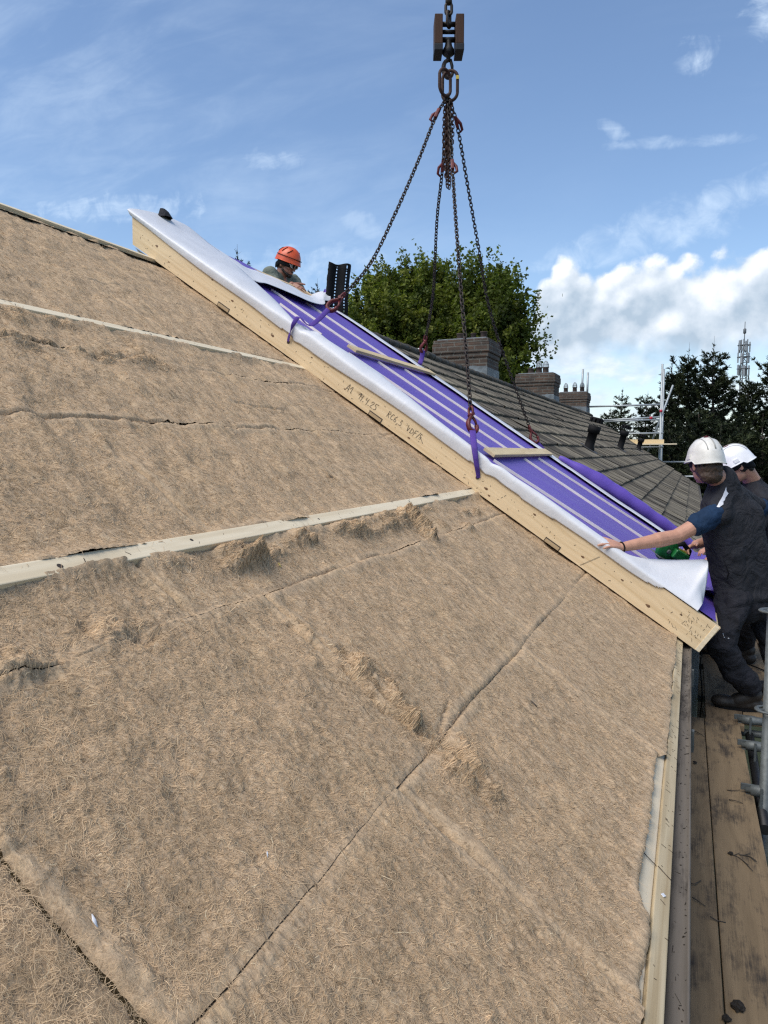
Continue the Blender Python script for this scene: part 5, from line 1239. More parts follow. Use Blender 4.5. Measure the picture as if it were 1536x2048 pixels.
# ---------------------------------------------------------------- neighbouring terrace
NY0, NY1 = 7.02, 29.6
def build_terrace():
    root = empty('terraced_house', (-3.8, 18, GROUND), 'long terraced house with weathered grey brown ribbed tile roof and sooty chimneys', 'house')
    r = np.random.default_rng(21)
    gauge, width = .335, .30
    ncol = int((NY1-NY0)/width); nrow = 15
    V = []; Fq = []; Cc = []; cnt = 0
    seg = 25
    u = np.linspace(0, 1, seg)
    prof = .010*np.sin(math.pi*u)**.6 + .0085*np.cos(u*2*math.pi*8) + .008*np.exp(-((u-.04)/.05)**2)
    pal = np.array([(.19, .172, .14), (.16, .146, .122), (.225, .203, .163), (.085, .079, .071), (.125, .113, .095), (.25, .226, .175)])
    for i in range(nrow):
        s0 = -.26 + gauge*i
        sag_ = 0
        for j in range(ncol):
            y0 = NY0 + width*j
            c = pal[r.choice(6, p=[.28, .26, .16, .12, .12, .06])]*r.uniform(.85, 1.15)
            jit = r.normal(0, .0035); dy = r.normal(0, .003); ds = r.normal(0, .004)
            wav = .014*float(fbm(np.array([s0*.6]), np.array([y0*.35]), 2, 501)[0])
            yy = y0 + dy + u*width*.995
            top = min(s0+gauge*1.04, 4.52)
            rows = [(s0+ds, .022 + jit, -.030), (s0+ds, .024 + jit, 0), (s0+ds+.012, .026+jit, 0), (s0+gauge*.5, .006+jit, 0), (top, -.010, 0)]
            for (s, o, dn) in rows:
                oo = prof + o + dn + wav
                V.append(Rv(np.full(seg, s), yy, oo))
            Cc.append(np.tile(c, (seg*5, 1)))
            for a in range(4):
                b = cnt + a*seg + np.arange(seg-1)
                Fq.append(np.stack((b, b+1, b+seg+1, b+seg), -1))
            cnt += seg*5
    rf = mesh_np('roof', np.concatenate(V), np.concatenate(Fq), M['tile'], root, False, np.concatenate(Cc))
    # ridge tiles, verge, underlay, walls, rear slope
    mb = MB(); y = NY0
    while y < NY1-.1:
        k = r.normal(0, .006); pts = [R(4.49, y, .0+k), R(4.49, y+.36, -.004+k)]
        mb.tube(pts, [.105, .10], 12, flat=.6); mb.tube([R(4.49, y-.015, .0+k), R(4.49, y+.02, .0+k)], .110, 12, flat=.61); y += .36
    mb.build('ridge_tiles', M['tile_plain'], root)
    MB().box(R(2.12, (NY0+NY1)/2, -.05), SL*2.38, YY*(NY1-NY0)/2, NRM*.02).build('roof_boarding', M['plank'], root)
    MB().box(R(2.12, NY1+.02, -.04), SL*2.40, YY*.03, NRM*.07).build('barge_board', M['black_plastic'], root)
    xb = -2*(4.5*CT-EX)
    P = np.array([[(EX-4.5*CT, NY0, EZ+4.5*ST), (EX-4.5*CT, NY1, EZ+4.5*ST)], [(xb, NY0, EZ), (xb, NY1, EZ)]]); MB().grid(P).build('rear_slope', M['tile_plain'], root)
    w = MB(); xs, xe = -.2, xb+.2
    for (x0, y0, x1, y1) in ((xs, NY0, xs, NY1), (xs, NY1, xe, NY1), (xe, NY1, xe, NY0)):
        w.add([(x0, y0, GROUND), (x1, y1, GROUND), (x1, y1, EZ-.06), (x0, y0, EZ-.06)], [(0, 1, 2, 3)])
    w.add([(xs, NY1-.01, EZ-.06), (xe, NY1-.01, EZ-.06), (EX-4.5*CT, NY1-.01, EZ+4.5*ST-.1)], [(0, 1, 2)])
    w.build('wall', M['brick'], root)
    g = MB(); g.tube([(.24, NY0, -1.28), (.24, NY1, -1.28)], .05, 10); g.build('gutter', M['gutter'], root)
    # chimneys
    def chimney(x0, x1, yf, yb, zt, pots, seed):
        rr = np.random.default_rng(seed); c = MB(); cx, cy = (x0+x1)/2, (yf+yb)/2; hx, hy = (x1-x0)/2, (yb-yf)/2
        def ring(z, e, dz):
            c.box((cx, cy, z), (hx+e, 0, 0), (0, hy+e, 0), (0, 0, dz), .02)
        zb = .7; zc = zt-.38
        c.box((cx, cy, (zb+zc)/2), (hx, 0, 0), (0, hy, 0), (0, 0, (zc-zb)/2), .012)
        ring(zc+.05, .022, .05); ring(zc+.20, .045, .10); ring(zt-.04, .03, .045)
        o = c.build('chimney', M['brick'], root)
        MB().box((cx, cy, zt+.015), (hx*.93, 0, 0), (0, hy*.9, 0), (0, 0, .02), .01).build('mortar_cap', M['lead'], o)
        for (fx, h, rad, cage) in pots:
            x = x0 + (x1-x0)*fx; p = MB(); p.lathe((x, cy, zt), (0, 0, 1), [(0, rad*1.05), (.03, rad), (h*.9, rad*.9), (h*.92, rad*1.05), (h, rad*1.05), (h, rad*.8), (h-.1, rad*.75)], 16)
            po = p.build('chimney_pot', M['pot'], o)
            if cage:
                k = MB()
                for q in range(4):
                    a = math.pi*q/4; k.tube([(x + rad*.95*math.cos(a)*math.cos(e), cy + rad*.95*math.sin(a)*math.cos(e), zt+h+.14*math.sin(e)*1.4) for e in np.linspace(0, math.pi, 11)], .008, 5)
                k.tube([(x + rad*.97*math.cos(a), cy + rad*.97*math.sin(a), zt+h+.08) for a in np.linspace(0, 2*math.pi, 17)[:-1]], .007, 5, closed=True)
                k.build('bird_guard', M['galv_far'], o)
        # stepped lead flashing on the front and the eave side
        f = MB(); z_at = lambda x: min(EZ + (EX-x)*ST/CT, EZ + 4.5*ST)
        n = 5
        for q in range(n):
            xa, xb_ = x0 + (x1-x0)*q/n, x0 + (x1-x0)*(q+1)/n
            zt_ = z_at(xa) + (.20 if q < 2 else .34) + .02*rr.random(); zb_ = z_at(xb_) - .03
            f.box(((xa+xb_)/2, yf-.012-.002*q, (zt_+zb_)/2), ((xb_-xa)/2+.006, 0, 0), (0, .004, 0), (0, 0, (zt_-zb_)/2))
        for q in range(3):
            ya, yb_ = yf + (yb-yf)*q/3, yf + (yb-yf)*(q+1)/3
            f.box((x1+.006+.002*q, (ya+yb_)/2, z_at(x1)+.14), (.004, 0, 0), (0, (yb_-ya)/2+.004, 0), (0, 0, .18))
        f.box((x1 + .07, cy, z_at(x1+.07)+.045), SL*.09, (0, hy+.05, 0), NRM*.006)
        f.build('lead_flashing', M['lead'], o)
    def cx(a): return a
    A0, A1 = np.array((-5.128, 14.372, 2.206)), np.array((-3.976, 14.861, 2.206))
    chimney(A0[0], A1[0], A1[1], A1[1]+.95, np.array((-3.981, 14.872, 2.351))[2], [(.36, .20, .075, False), (.62, .19, .06, False), (.82, .21, .075, False)], 1)
    A0, A1 = np.array((-5.175, 22.412, 2.140)), np.array((-4.009, 22.906, 2.140))
    chimney(A0[0], A1[0], A1[1], A1[1]+.95, np.array((-4.018, 22.929, 2.433))[2], [(.30, .22, .10, False), (.52, .24, .10, True), (.70, .24, .10, True)], 2)
    A0, A1 = np.array((-4.988, 29.021, 2.030)), np.array((-3.888, 29.487, 2.030))
    chimney(A0[0], A1[0], A1[1], A1[1]+.95, np.array((-3.898, 29.511, 2.342))[2], [(.20, .22, .09, True), (.52, .24, .09, True), (.78, .24, .09, True)], 3)
    # vent pipes standing square to the roof
    for (b, h, rad) in (((-1.676, 13.046, 0.035), .42, .080), ((-1.719, 19.458, 0.064), .48, .080), ((-1.726, 26.417, 0.068), .40, .080)):
        b = np.array(b); VD = U_((.27, 0, 1)); p = MB(); p.lathe(b - VD*.12, VD, [(0, rad*1.35), (.16, rad*1.3), (.2, rad), (h+.0, rad), (h+.0, rad*1.3), (h+.13, rad*1.35)], 18)
        vo = p.build('vent_pipe', M['black_plastic'], root)
        c = MB()
        for q in range(10):
            a = 2*math.pi*q/10; e1 = np.cross(VD, YY); c.box(b + VD*(h+.10) + (e1*math.cos(a)+YY*math.sin(a))*rad*1.33, VD*.035, (e1*math.cos(a)+YY*math.sin(a))*.012, (-e1*math.sin(a)+YY*math.cos(a))*.022)
        c.lathe(b + VD*(h+.125), VD, [(0, rad*1.35), (.02, rad*1.35), (.03, rad*1.1)], 18)
        c.build('vent_cowl', M['black_plastic'], vo)
        MB().box(b + NRM*.03 + SL*.0, SL*.17, YY*.15, NRM*.008, .004).build('flashing_plate', M['lead_dark'], vo)
    # small metal flue beside the first chimney
    p = MB(); p.lathe((-5.362, 14.589, 2.082), (0, 0, 1), [(-.6, .055), (0, .055), (0, .075), (.09, .075), (.1, .03)], 14); p.build('metal_flue', M['galv_far'], root)

def build_strip():
    """perforated black ridge strip standing up behind the panel"""
    root_c = np.array((-3.467, 6.895, 1.515)); up_ = U_(np.array((0, 0, 1.)) + np.array(RT)*.10); a = U_(np.array(RT)*.95 + np.array(FW)*.3 ); n = np.cross(a, up_)
    W_, H_ = .245, .60; nu, nv = 61, 110
    mb = MB(); idx = {}
    def pt(i, j):
        x = i/(nu-1); v = j/(nv-1); wv = .018*math.sin(x*2*math.pi*1.5+.6) + .006*math.sin(v*7)
        e = .006*float(vnoise(np.array([v*30.]), np.array([x*3]), 601)[0])
        return root_c + a*((x-.5)*W_*(1 + (.10 if v < .35 else 0)*min(1, (.35-v)*8 if v < .35 else 0)) + e*(1 if i in (0, nu-1) else 0)) + up_*(v*H_ - .16 - .020*x*(v > .9)*x - .015*math.sin(x*5)*(v > .95)) + n*wv
    holes = set()
    for col in (.40, .80):
        ci = int(col*(nu-1))
        for j in range(4, nv-4):
            if (j % 6) in (0, 1, 2):
                w = 1 if (j % 6) == 1 else 1
                for i in range(ci-w, ci+w+1): holes.add((i, j))
    vid = {}
    for j in range(nv):
        for i in range(nu): vid[i, j] = len(mb.v); mb.v.append(tuple(pt(i, j)))
    for j in range(nv-1):
        for i in range(nu-1):
            if (i, j) in holes: continue
            mb.f.append((vid[i, j], vid[i+1, j], vid[i+1, j+1], vid[i, j+1])); mb.sm.append(True)
    o = mb.build('ridge_strip', M['black_plastic'], None); thicken(o, .003, 0)
    tag(o, 'black perforated strip standing upright behind the red hook near the top of the panel', 'vent strip')

# ---------------------------------------------------------------- scaffold
TWIGS = [[(0.044, 2.86), (0.058, 2.849), (0.082, 2.897)], [(0.051, 2.759), (0.071, 2.748), (0.095, 2.733)], [(0.109, 2.663), (0.131, 2.66), (0.159, 2.658)], [(0.183, 3.139), (0.228, 3.123), (0.268, 3.034)], [(0.226, 3.149), (0.262, 3.149), (0.285, 3.116)], [(0.206, 3.753), (0.231, 3.747), (0.263, 3.766)], [(0.21, 3.645), (0.235, 3.634), (0.268, 3.633)], [(0.055, 4.49), (0.087, 4.462), (0.116, 4.434)]]
TWIG_LABELS = ['short bent twig against the gutter side of the walkway', 'straight dark twig on the plank next to the gutter', 'twig pointing across the gap between the two long planks', 'long forked twig on the wide plank', 'second branch of twig beside the dirt clod', 'short twig near the middle of the wide plank', 'thin slanting twig just below another on the wide plank', 'twig on the gutter plank close to the boot']
def coupler(mb, p, d1, d2, r=.034):
    p = np.array(p, float); d1 = U_(d1); mb.tube([p - d1*.03, p + d1*.03], r, 10); mb.tube([p - np.array(d2)*.03, p + np.array(d2)*.05], r*.9, 10)
def build_scaffold():
    Z = np.array((0, 0, 1.)); X = np.array((1., 0, 0))
    # near scaffold carrying the deck
    root = empty('scaffold', (.5, 3.5, GROUND), 'galvanised tube scaffold under the plank walkway beside the gutter', 'scaffold')
    def tube(p, q, r=.0242, mat='galv', name='tube', par=None):
        return MB().tube([p, q], r, 14).build(name, M[mat], par or root)
    px_, py_ = np.array((0.367, 3.753, -1.206))[:2]
    top = np.array((0.352, 3.789, -0.729))[2]
    post = tube((px_, py_, GROUND), (px_, py_, top), name='post')
    for z in (top-.006, np.array((0.367, 3.753, -1.206))[2], -2.35):
        mb = MB(); mb.tube([(px_ + .050*math.cos(q), py_ + .050*math.sin(q), z) for q in np.linspace(0, 2*math.pi, 29)[:-1]], .011, 8, closed=True, flat=.6, upv=Z)
        for q in range(4): a = math.pi*q/2+.4; mb.box((px_+.034*math.cos(a), py_+.034*math.sin(a), z), (.016*math.cos(a), .016*math.sin(a), 0), (-.008*math.sin(a), .008*math.cos(a), 0), Z*.005)
        mb.build('rosette', M['galv'], post)
    zt = DECK - .085
    tube((0.371, 4.768, -1.700), (0.356, 3.564, -1.700), mat='black_steel', name='ledger')
    for i, q in enumerate(((0.358, 4.749, -1.603), (0.354, 4.333, -1.604), (0.339, 3.759, -1.608))):      # transom heads with wedges
        q = np.array(q); mb = MB(); mb.lathe(q - X*.055, X, [(0, .014), (.02, .016), (.025, .027), (.075, .029), (.11, .024), (.15, .024)], 14)
        mb.box(q - X*.045 + Z*.012, X*.030, YY*.004, Z*.016, .002); mb.box(q + X*.012 - YY*.03 - Z*.03, X*.006, YY*.004, Z*.058, .002); mb.box(q - X*.03 - Z*.02, X*.022, YY*.012, Z*.004)
        mb.build('transom_head', M['galv'], root)
    for i, y in enumerate((4.775, 5.33, 6.15, 7.3, 8.6)):
        tube((-.02, y, DECK - .062 - .0*(i)), (1.15, y, DECK - .062), .021, name='transom')
    tube((-.02, 1.2, zt-.05), (1.15, 1.2, zt-.05), name='transom'); tube((-.02, 2.9, zt-.05), (1.15, 2.9, zt-.05), name='transom')
    tube((.03, .2, zt-.11), (.03, 9.2, zt-.11), mat='galv', name='ledger')
    for x, y, z0 in ((1.08, 6.4, .10), (1.08, 9.0, .12), (1.08, 3.6, -2.0)): tube((x, y, GROUND), (x, y, z0), name='post')
    for z in (-.10, -.62): tube((1.08, 5.6, z), (1.08, 9.3, z), name='guard_rail')
    p = np.array((0.061, 5.336, -1.308)); g = MB(); g.box((p[0], p[1], -2.4), (.026, 0, 0), (0, .03, 0), (0, 0, 2.4+p[2]), .006); g.build('bracket_upright', M['zinc'], root)
    g = MB(); g.box((p[0]+.0, p[1]-.002, p[2]+.006), (.030, 0, 0), (0, .034, 0), (0, 0, .016), .004); g.build('bracket_cap', M['galv'], root)
    # boards of the walkway
    def board(x0, x1, y0, y1, z, label, mat='deck', yaw=0.0, t=.019):
        c = np.array(((x0+x1)/2, (y0+y1)/2, z - t)); d = U_((math.sin(yaw), math.cos(yaw), 0)); w = np.array((d[1], -d[0], 0))
        o = MB().box(c, w*(x1-x0)/2, d*(y1-y0)/2, Z*t, .004).build('scaffold_board', M[mat], None, origin=(c[0], c[1], z-2*t))
        tag(o, label, 'plank', 'planks of the scaffold walkway')
    board(-.075, .138, -.4, 4.76, DECK, 'stained scaffold plank running right beside the gutter', yaw=-.008)
    board(.1415, .333, -.4, 4.765, DECK+.003, 'wide stained scaffold plank with twigs and black dirt on it', yaw=-.008)
    board(.128, .338, 4.70, 7.6, DECK+.006, 'plank under the front boot of the man with navy sleeves', 'deck_clean')
    board(.343, .56, 4.83, 8.2, DECK+.002, 'plank behind the standing boot with a black cable across it')
    board(.566, .78, 4.4, 8.4, DECK+.004, 'blotchy pale plank beyond the trouser legs', 'deck_clean')
    board(.785, 1.0, 4.4, 8.4, DECK-.002, 'outermost plank of the walkway near the guard rail')
    board(.46, .66, 1.6, 4.62, zt-.055, 'lower plank showing between the dark tube and the nearest post', 'deck_clean')
    board(-.02, .19, 4.6, 8.6, -2.15, 'lower plank seen down the gap between gutter and walkway', 'deck_clean')
    # far scaffold at the end of the terrace
    YS = 30.6
    root2 = empty('scaffold', (-1.053, 30.600, -1.100), 'far silver scaffold tower at the end of the tiled roof', 'scaffold')
    def t2(p, q, r=.036, name='tube'): return MB().tube([p, q], r, 8).build(name, M['galv_far'], root2)
    a = np.array((-1.187, 30.600, 3.418)); b = np.array((-1.152, 31.300, 3.297)); ba = np.array((-1.160, 30.600, -0.609))
    t2((a[0], a[1], GROUND), a, .042, 'post'); t2((b[0], b[1], GROUND), b, .042, 'post')
    t2((-3.970, 30.600, 1.833), (-1.195, 30.600, 1.854), name='guard_rail'); t2((-3.779, 30.600, 1.255), (-1.144, 30.600, 1.367), name='guard_rail'); t2((-3.865, 31.300, 1.242), (-1.168, 31.300, 1.298), name='guard_rail')
    t2((-2.988, 30.600, 0.722), (-1.071, 30.600, 0.743), name='ledger'); t2((-2.589, 30.600, 0.160), (-1.055, 30.600, 0.196), name='ledger')
    t2((-0.786, 30.800, 2.611), (-1.685, 30.800, -0.159), name='brace'); t2((-1.129, 30.600, -0.392), (1.498, 30.600, -0.378), name='ledger'); t2((-0.965, 30.600, -0.961), (1.173, 30.600, -0.933), name='ledger')
    t2((-4.668, 34.000, 3.731), (-4.704, 34.000, 2.347), .045, 'post'); t2((-4.445, 34.000, 3.566), (-4.461, 34.000, 2.340), .045, 'post')
    for q in ((-4.661, 34.000, 3.419), (-4.438, 34.000, 3.232), (-1.155, 30.600, 2.955)): MB().lathe(q, Z, [(-.03, .05), (-.03, .12), (.03, .12), (.03, .05)], 10).build('rosette', M['galv_far'], root2)
    for q in ((-1.184, 30.500, 1.596), (-1.544, 30.500, 1.331)): MB().tube([np.array(q) - Z*.05, np.array(q) + Z*.05], .055, 8).build('red_marking', M['sticker'], root2)
    c0, c1 = np.array((-2.521, 30.400, 0.396)), np.array((-1.035, 30.400, 0.389))
    MB().box((c0+c1)/2, (c1-c0)/2, YY*.02, Z*.10).build('toe_board', M['plank'], root2)
    c0, c1 = np.array((-2.314, 30.200, 0.295)), np.array((-0.559, 30.200, 0.307))
    o = MB().box((c0+c1)/2, (c1-c0)/2, YY*.3, Z*.022).build('scaffold_board', M['batten'], None); tag(o, 'pale yellow plank lying across the far scaffold tower', 'plank')
    c0, c1 = np.array((0.114, 20.000, -1.724)), np.array((0.246, 20.000, -2.166))
    # twigs on the planks, a cable, dirt clods
    r = np.random.default_rng(33)
    pts3 = TWIGS
    for i, P in enumerate(pts3):
        mb = MB(); k = DECK + .008; C_ = smooth_rows([(p[0], p[1], k + .004*math.sin(j*2+i)) for j, p in enumerate(P)], 8)
        mb.tube(C_, [.0026*(1-.5*j/7) for j in range(8)], 6); 
        if i in (3, 4): mb.tube([C_[4], C_[4] + np.array((.02, -.04, .006))], .0016, 5); mb.tube([C_[2], C_[2] + np.array((.022, .02, .004))], .0014, 5)
        o = mb.build('twig', M['bark'], None); tag(o, TWIG_LABELS[i], 'twig', 'twigs on the walkway')
    for (q, rad, lab) in (((0.196, 3.141, -1.620), .009, 'small dry dirt clod beside the forked twig'), ((0.175, 2.247, -1.620), .020, 'black dirt clod low on the wide plank'), ((0.142, 2.184, -1.620), .012, 'smaller black dirt clod at the bottom of the wide plank'), ((0.064, 4.025, -1.620), .010, 'dark dirt crumb on the plank beside the gutter bracket')):
        mb = MB(); q = np.array(q); V = _SV*np.array((rad, rad*1.2, rad*.45)); V = V*(1 + .6*np.array([float(vnoise(np.array([v[0]*260+rad*900]), np.array([v[1]*260+v[2]*200]), 611)[0]) for v in V])[:, None]); mb.add(q + V, _SF, False)
        o = mb.build('dirt_clod', M['dirt'], None); tag(o, lab, 'dirt', 'dirt on the walkway')
    mb = MB(); mb.tube(smooth_rows([(0.360, 6.224, -1.615), (0.443, 6.083, -1.615), (0.505, 5.997, -1.615), (0.604, 5.853, -1.615)], 20), .006, 8); o = mb.build('cable', M['black_plastic'], None); tag(o, 'black cable lying across the planks behind the trouser legs', 'cable')
    mb = MB(); c = np.array((0.102, 5.369, -1.378)); mb.tube(smooth_rows([c, (0.099, 5.358, -1.481), (0.112, 5.297, -1.619), (0.111, 5.236, -1.687), (0.104, 5.170, -1.787), (0.105, 5.094, -2.032)], 30), .0045, 8); o = mb.build('cable', M['black_plastic'], None); tag(o, 'thin black cable hanging down the gap beside the gutter', 'cable')

# ---------------------------------------------------------------- trees, mast, ground
def leaf_mesh(name, C, nrm, size, asp, cols, parent, mat):
    n = len(C); r = np.random.default_rng(n)
    a = r.normal(size=(n, 3)); nrm = nrm/np.linalg.norm(nrm, axis=1, keepdims=True)
    u = np.cross(nrm, a); u /= np.linalg.norm(u, axis=1, keepdims=True)+1e-9; v = np.cross(nrm, u)
    s = size[:, None]
    V = np.stack((C - u*s, C + v*s*asp, C + u*s, C - v*s*asp), 1).reshape(-1, 3)
    return mesh_np(name, V, np.arange(n*4).reshape(n, 4), mat, parent, False, np.repeat(cols, 4, 0))
def broadleaf(base, H, crowns, label, seed, n_leaf, pal, group):
    r = np.random.default_rng(seed); base = np.array(base, float)
    root = empty('broadleaf_tree', base, label, 'tree', group)
    tr = MB(); top = base + np.array((0, 0, H*.62))
    tr.tube([base, base + np.array((.1, 0, H*.25)), top], [.34, .27, .10], 10)
    Cs, Ns, Sz, Co = [], [], [], []
    tot = sum(c[3]*c[4]*c[4] for c in crowns)
    for (cx, cy, cz, rz, rx) in crowns:
        c0 = base + np.array((cx, cy, cz)); share = rz*rx*rx/tot
        ncl = max(10, int(95*share))
        q0 = base + np.array((0, 0, min(cz*.55, H*.5)))
        tr.tube([q0, (q0+c0)/2 + r.normal(0, .2, 3), c0, c0 + np.array((0, 0, rz*.7))], [.15, .11, .07, .02], 7)
        for k in range(ncl):
            d = r.normal(size=3); d /= np.linalg.norm(d); rad = r.uniform(.35, 1.0)**.5
            p = c0 + d*np.array((rx, rx, rz))*rad
            tr.tube([c0 + (p-c0)*.2, c0 + (p-c0)*.65 + r.normal(0, .1, 3), p], [.05, .03, .010], 5)
            nl = int(n_leaf*share/ncl); sp = r.uniform(.32, .75)
            # shoots: upright sprays of leaves
            nsh = 9; sh = p + r.normal(0, 1, (nsh, 3))*np.array((sp, sp, sp*.7)); sd_ = r.normal(0, .35, (nsh, 3)) + np.array((0, 0, 1.0)) + d*.5
            wch = r.integers(0, nsh, nl); t = r.uniform(-.1, 1, nl)
            C = sh[wch] + sd_[wch]*t[:, None]*sp*1.0 + r.normal(0, .11, (nl, 3))*np.array((1, 1, .8))
            Cs.append(C); Ns.append(r.normal(0, 1, (nl, 3)) + np.array((0, 0, .5))); Sz.append(r.uniform(.075, .15, nl))
            b = pal[r.integers(0, len(pal))]*r.uniform(.75, 1.25); Co.append(np.clip(b*r.uniform(.75, 1.3, (nl, 1)), 0, 1))
    tr.build('trunk', M['bark'], root)
    leaf_mesh('crown', np.concatenate(Cs), np.concatenate(Ns), np.concatenate(Sz), .62, np.concatenate(Co), root, M['leaf'])
def conifer(base, H, spread, label, seed, group, bare=.10, low=.1, dens=1.0, kind='spruce_tree', tip_len=.6, pal=((.014, .021, .009), (.021, .029, .011), (.029, .037, .012), (.010, .016, .007))):
    r = np.random.default_rng(seed); base = np.array(base, float); pal = np.array(pal)
    root = empty(kind, base, label, 'tree', group)
    tr = MB(); lean = r.normal(0, .012, 2)
    ctr = lambda z: base + np.array((lean[0]*z + .06*math.sin(z*.9+seed), lean[1]*z, z))
    tr.tube([ctr(z) for z in np.linspace(0, H, 14)], [max(.012, .20*(1-z/H)**.8) for z in np.linspace(0, H, 14)], 8)
    Cs, Ds, Sz, Co = [], [], [], []
    z = H*low
    def spray(p, d, L, nn, col):
        t = r.uniform(.05, 1, nn); side = r.choice((-1, 1), nn)
        dn = np.array(d)/np.linalg.norm(d); w = np.cross(dn, (0, 0, 1.)); w /= np.linalg.norm(w)+1e-9; up_ = np.cross(w, dn)
        C = np.array(p) + np.array(d)*t[:, None] + r.normal(0, .015, (nn, 3))
        D = dn*.75 + w*(side*r.uniform(.3, .9, nn))[:, None] + up_*r.normal(.15, .45, nn)[:, None]
        Cs.append(C); Ds.append(D); Sz.append(r.uniform(.05, .10, nn)); Co.append(np.tile(col, (nn, 1))*r.uniform(.7, 1.35, (nn, 1)))
    while z < H - .25:
        f = z/H; L = spread*1.15*(1-f)**.62*r.uniform(.6, 1.2) + .14
        nb = int(r.integers(5, 8)) if f < .93 else int(r.integers(3, 5)); a0 = r.uniform(0, 6.28)
        for k in range(nb):
            a = a0 + 2*math.pi*k/nb + r.normal(0, .2); rise = .75*f + r.normal(-.15, .24); Lk = L*r.uniform(.45, 1.25)
            p = ctr(z); d = np.array((math.cos(a), math.sin(a), rise))
            mid = p + d*Lk*.5 - np.array((0, 0, .06*Lk)); end = p + d*Lk + np.array((0, 0, r.uniform(.05, .35)*Lk))
            tr.tube([p, mid, end], [.022, .014, .005], 4, caps=False)
            col = pal[r.integers(0, len(pal))]
            nt = max(3, int(Lk*10*dens))
            for q in range(nt):
                t = r.uniform(.12, 1.0); s = (p*(1-t)**2 + mid*2*t*(1-t) + end*t*t); sg = r.choice((-1, 1))
                w = np.array((-math.sin(a), math.cos(a), 0)); dd = (U_(end-p)*.75 + w*sg*r.uniform(.3, .95) + np.array((0, 0, r.normal(-.02, .15))))*r.uniform(.18, .42)*(1.2-.5*t)
                spray(s, dd, 1, int(15*dens), col)
            spray(mid, end-mid, 1, int(14*dens*max(.6, Lk)), col)
        z += r.uniform(.20, .34) if f > .6 else r.uniform(.24, .40)
    # bare leader with a few upright tips
    p = ctr(H); tr.tube([ctr(H-.3), p + np.array((.02, 0, tip_len))], [.014, .004], 5)
    spray(ctr(H-.25), np.array((0.01, 0, .25+tip_len*.5)), 1, 22, pal[1])
    tr.build('trunk', M['bark'], root)
    C = np.concatenate(Cs); D = np.concatenate(Ds); D /= np.linalg.norm(D, axis=1, keepdims=True); S_ = np.concatenate(Sz)[:, None]
    w = np.cross(D, r.normal(size=D.shape)); w /= np.linalg.norm(w, axis=1, keepdims=True)+1e-9
    V = np.stack((C - w*.020, C + w*.020, C + D*S_*1.9 + w*.012, C + D*S_*1.9 - w*.012), 1).reshape(-1, 3)
    mesh_np('crown', V, np.arange(len(C)*4).reshape(-1, 4), M['needle'], root, False, np.repeat(np.concatenate(Co), 4, 0))

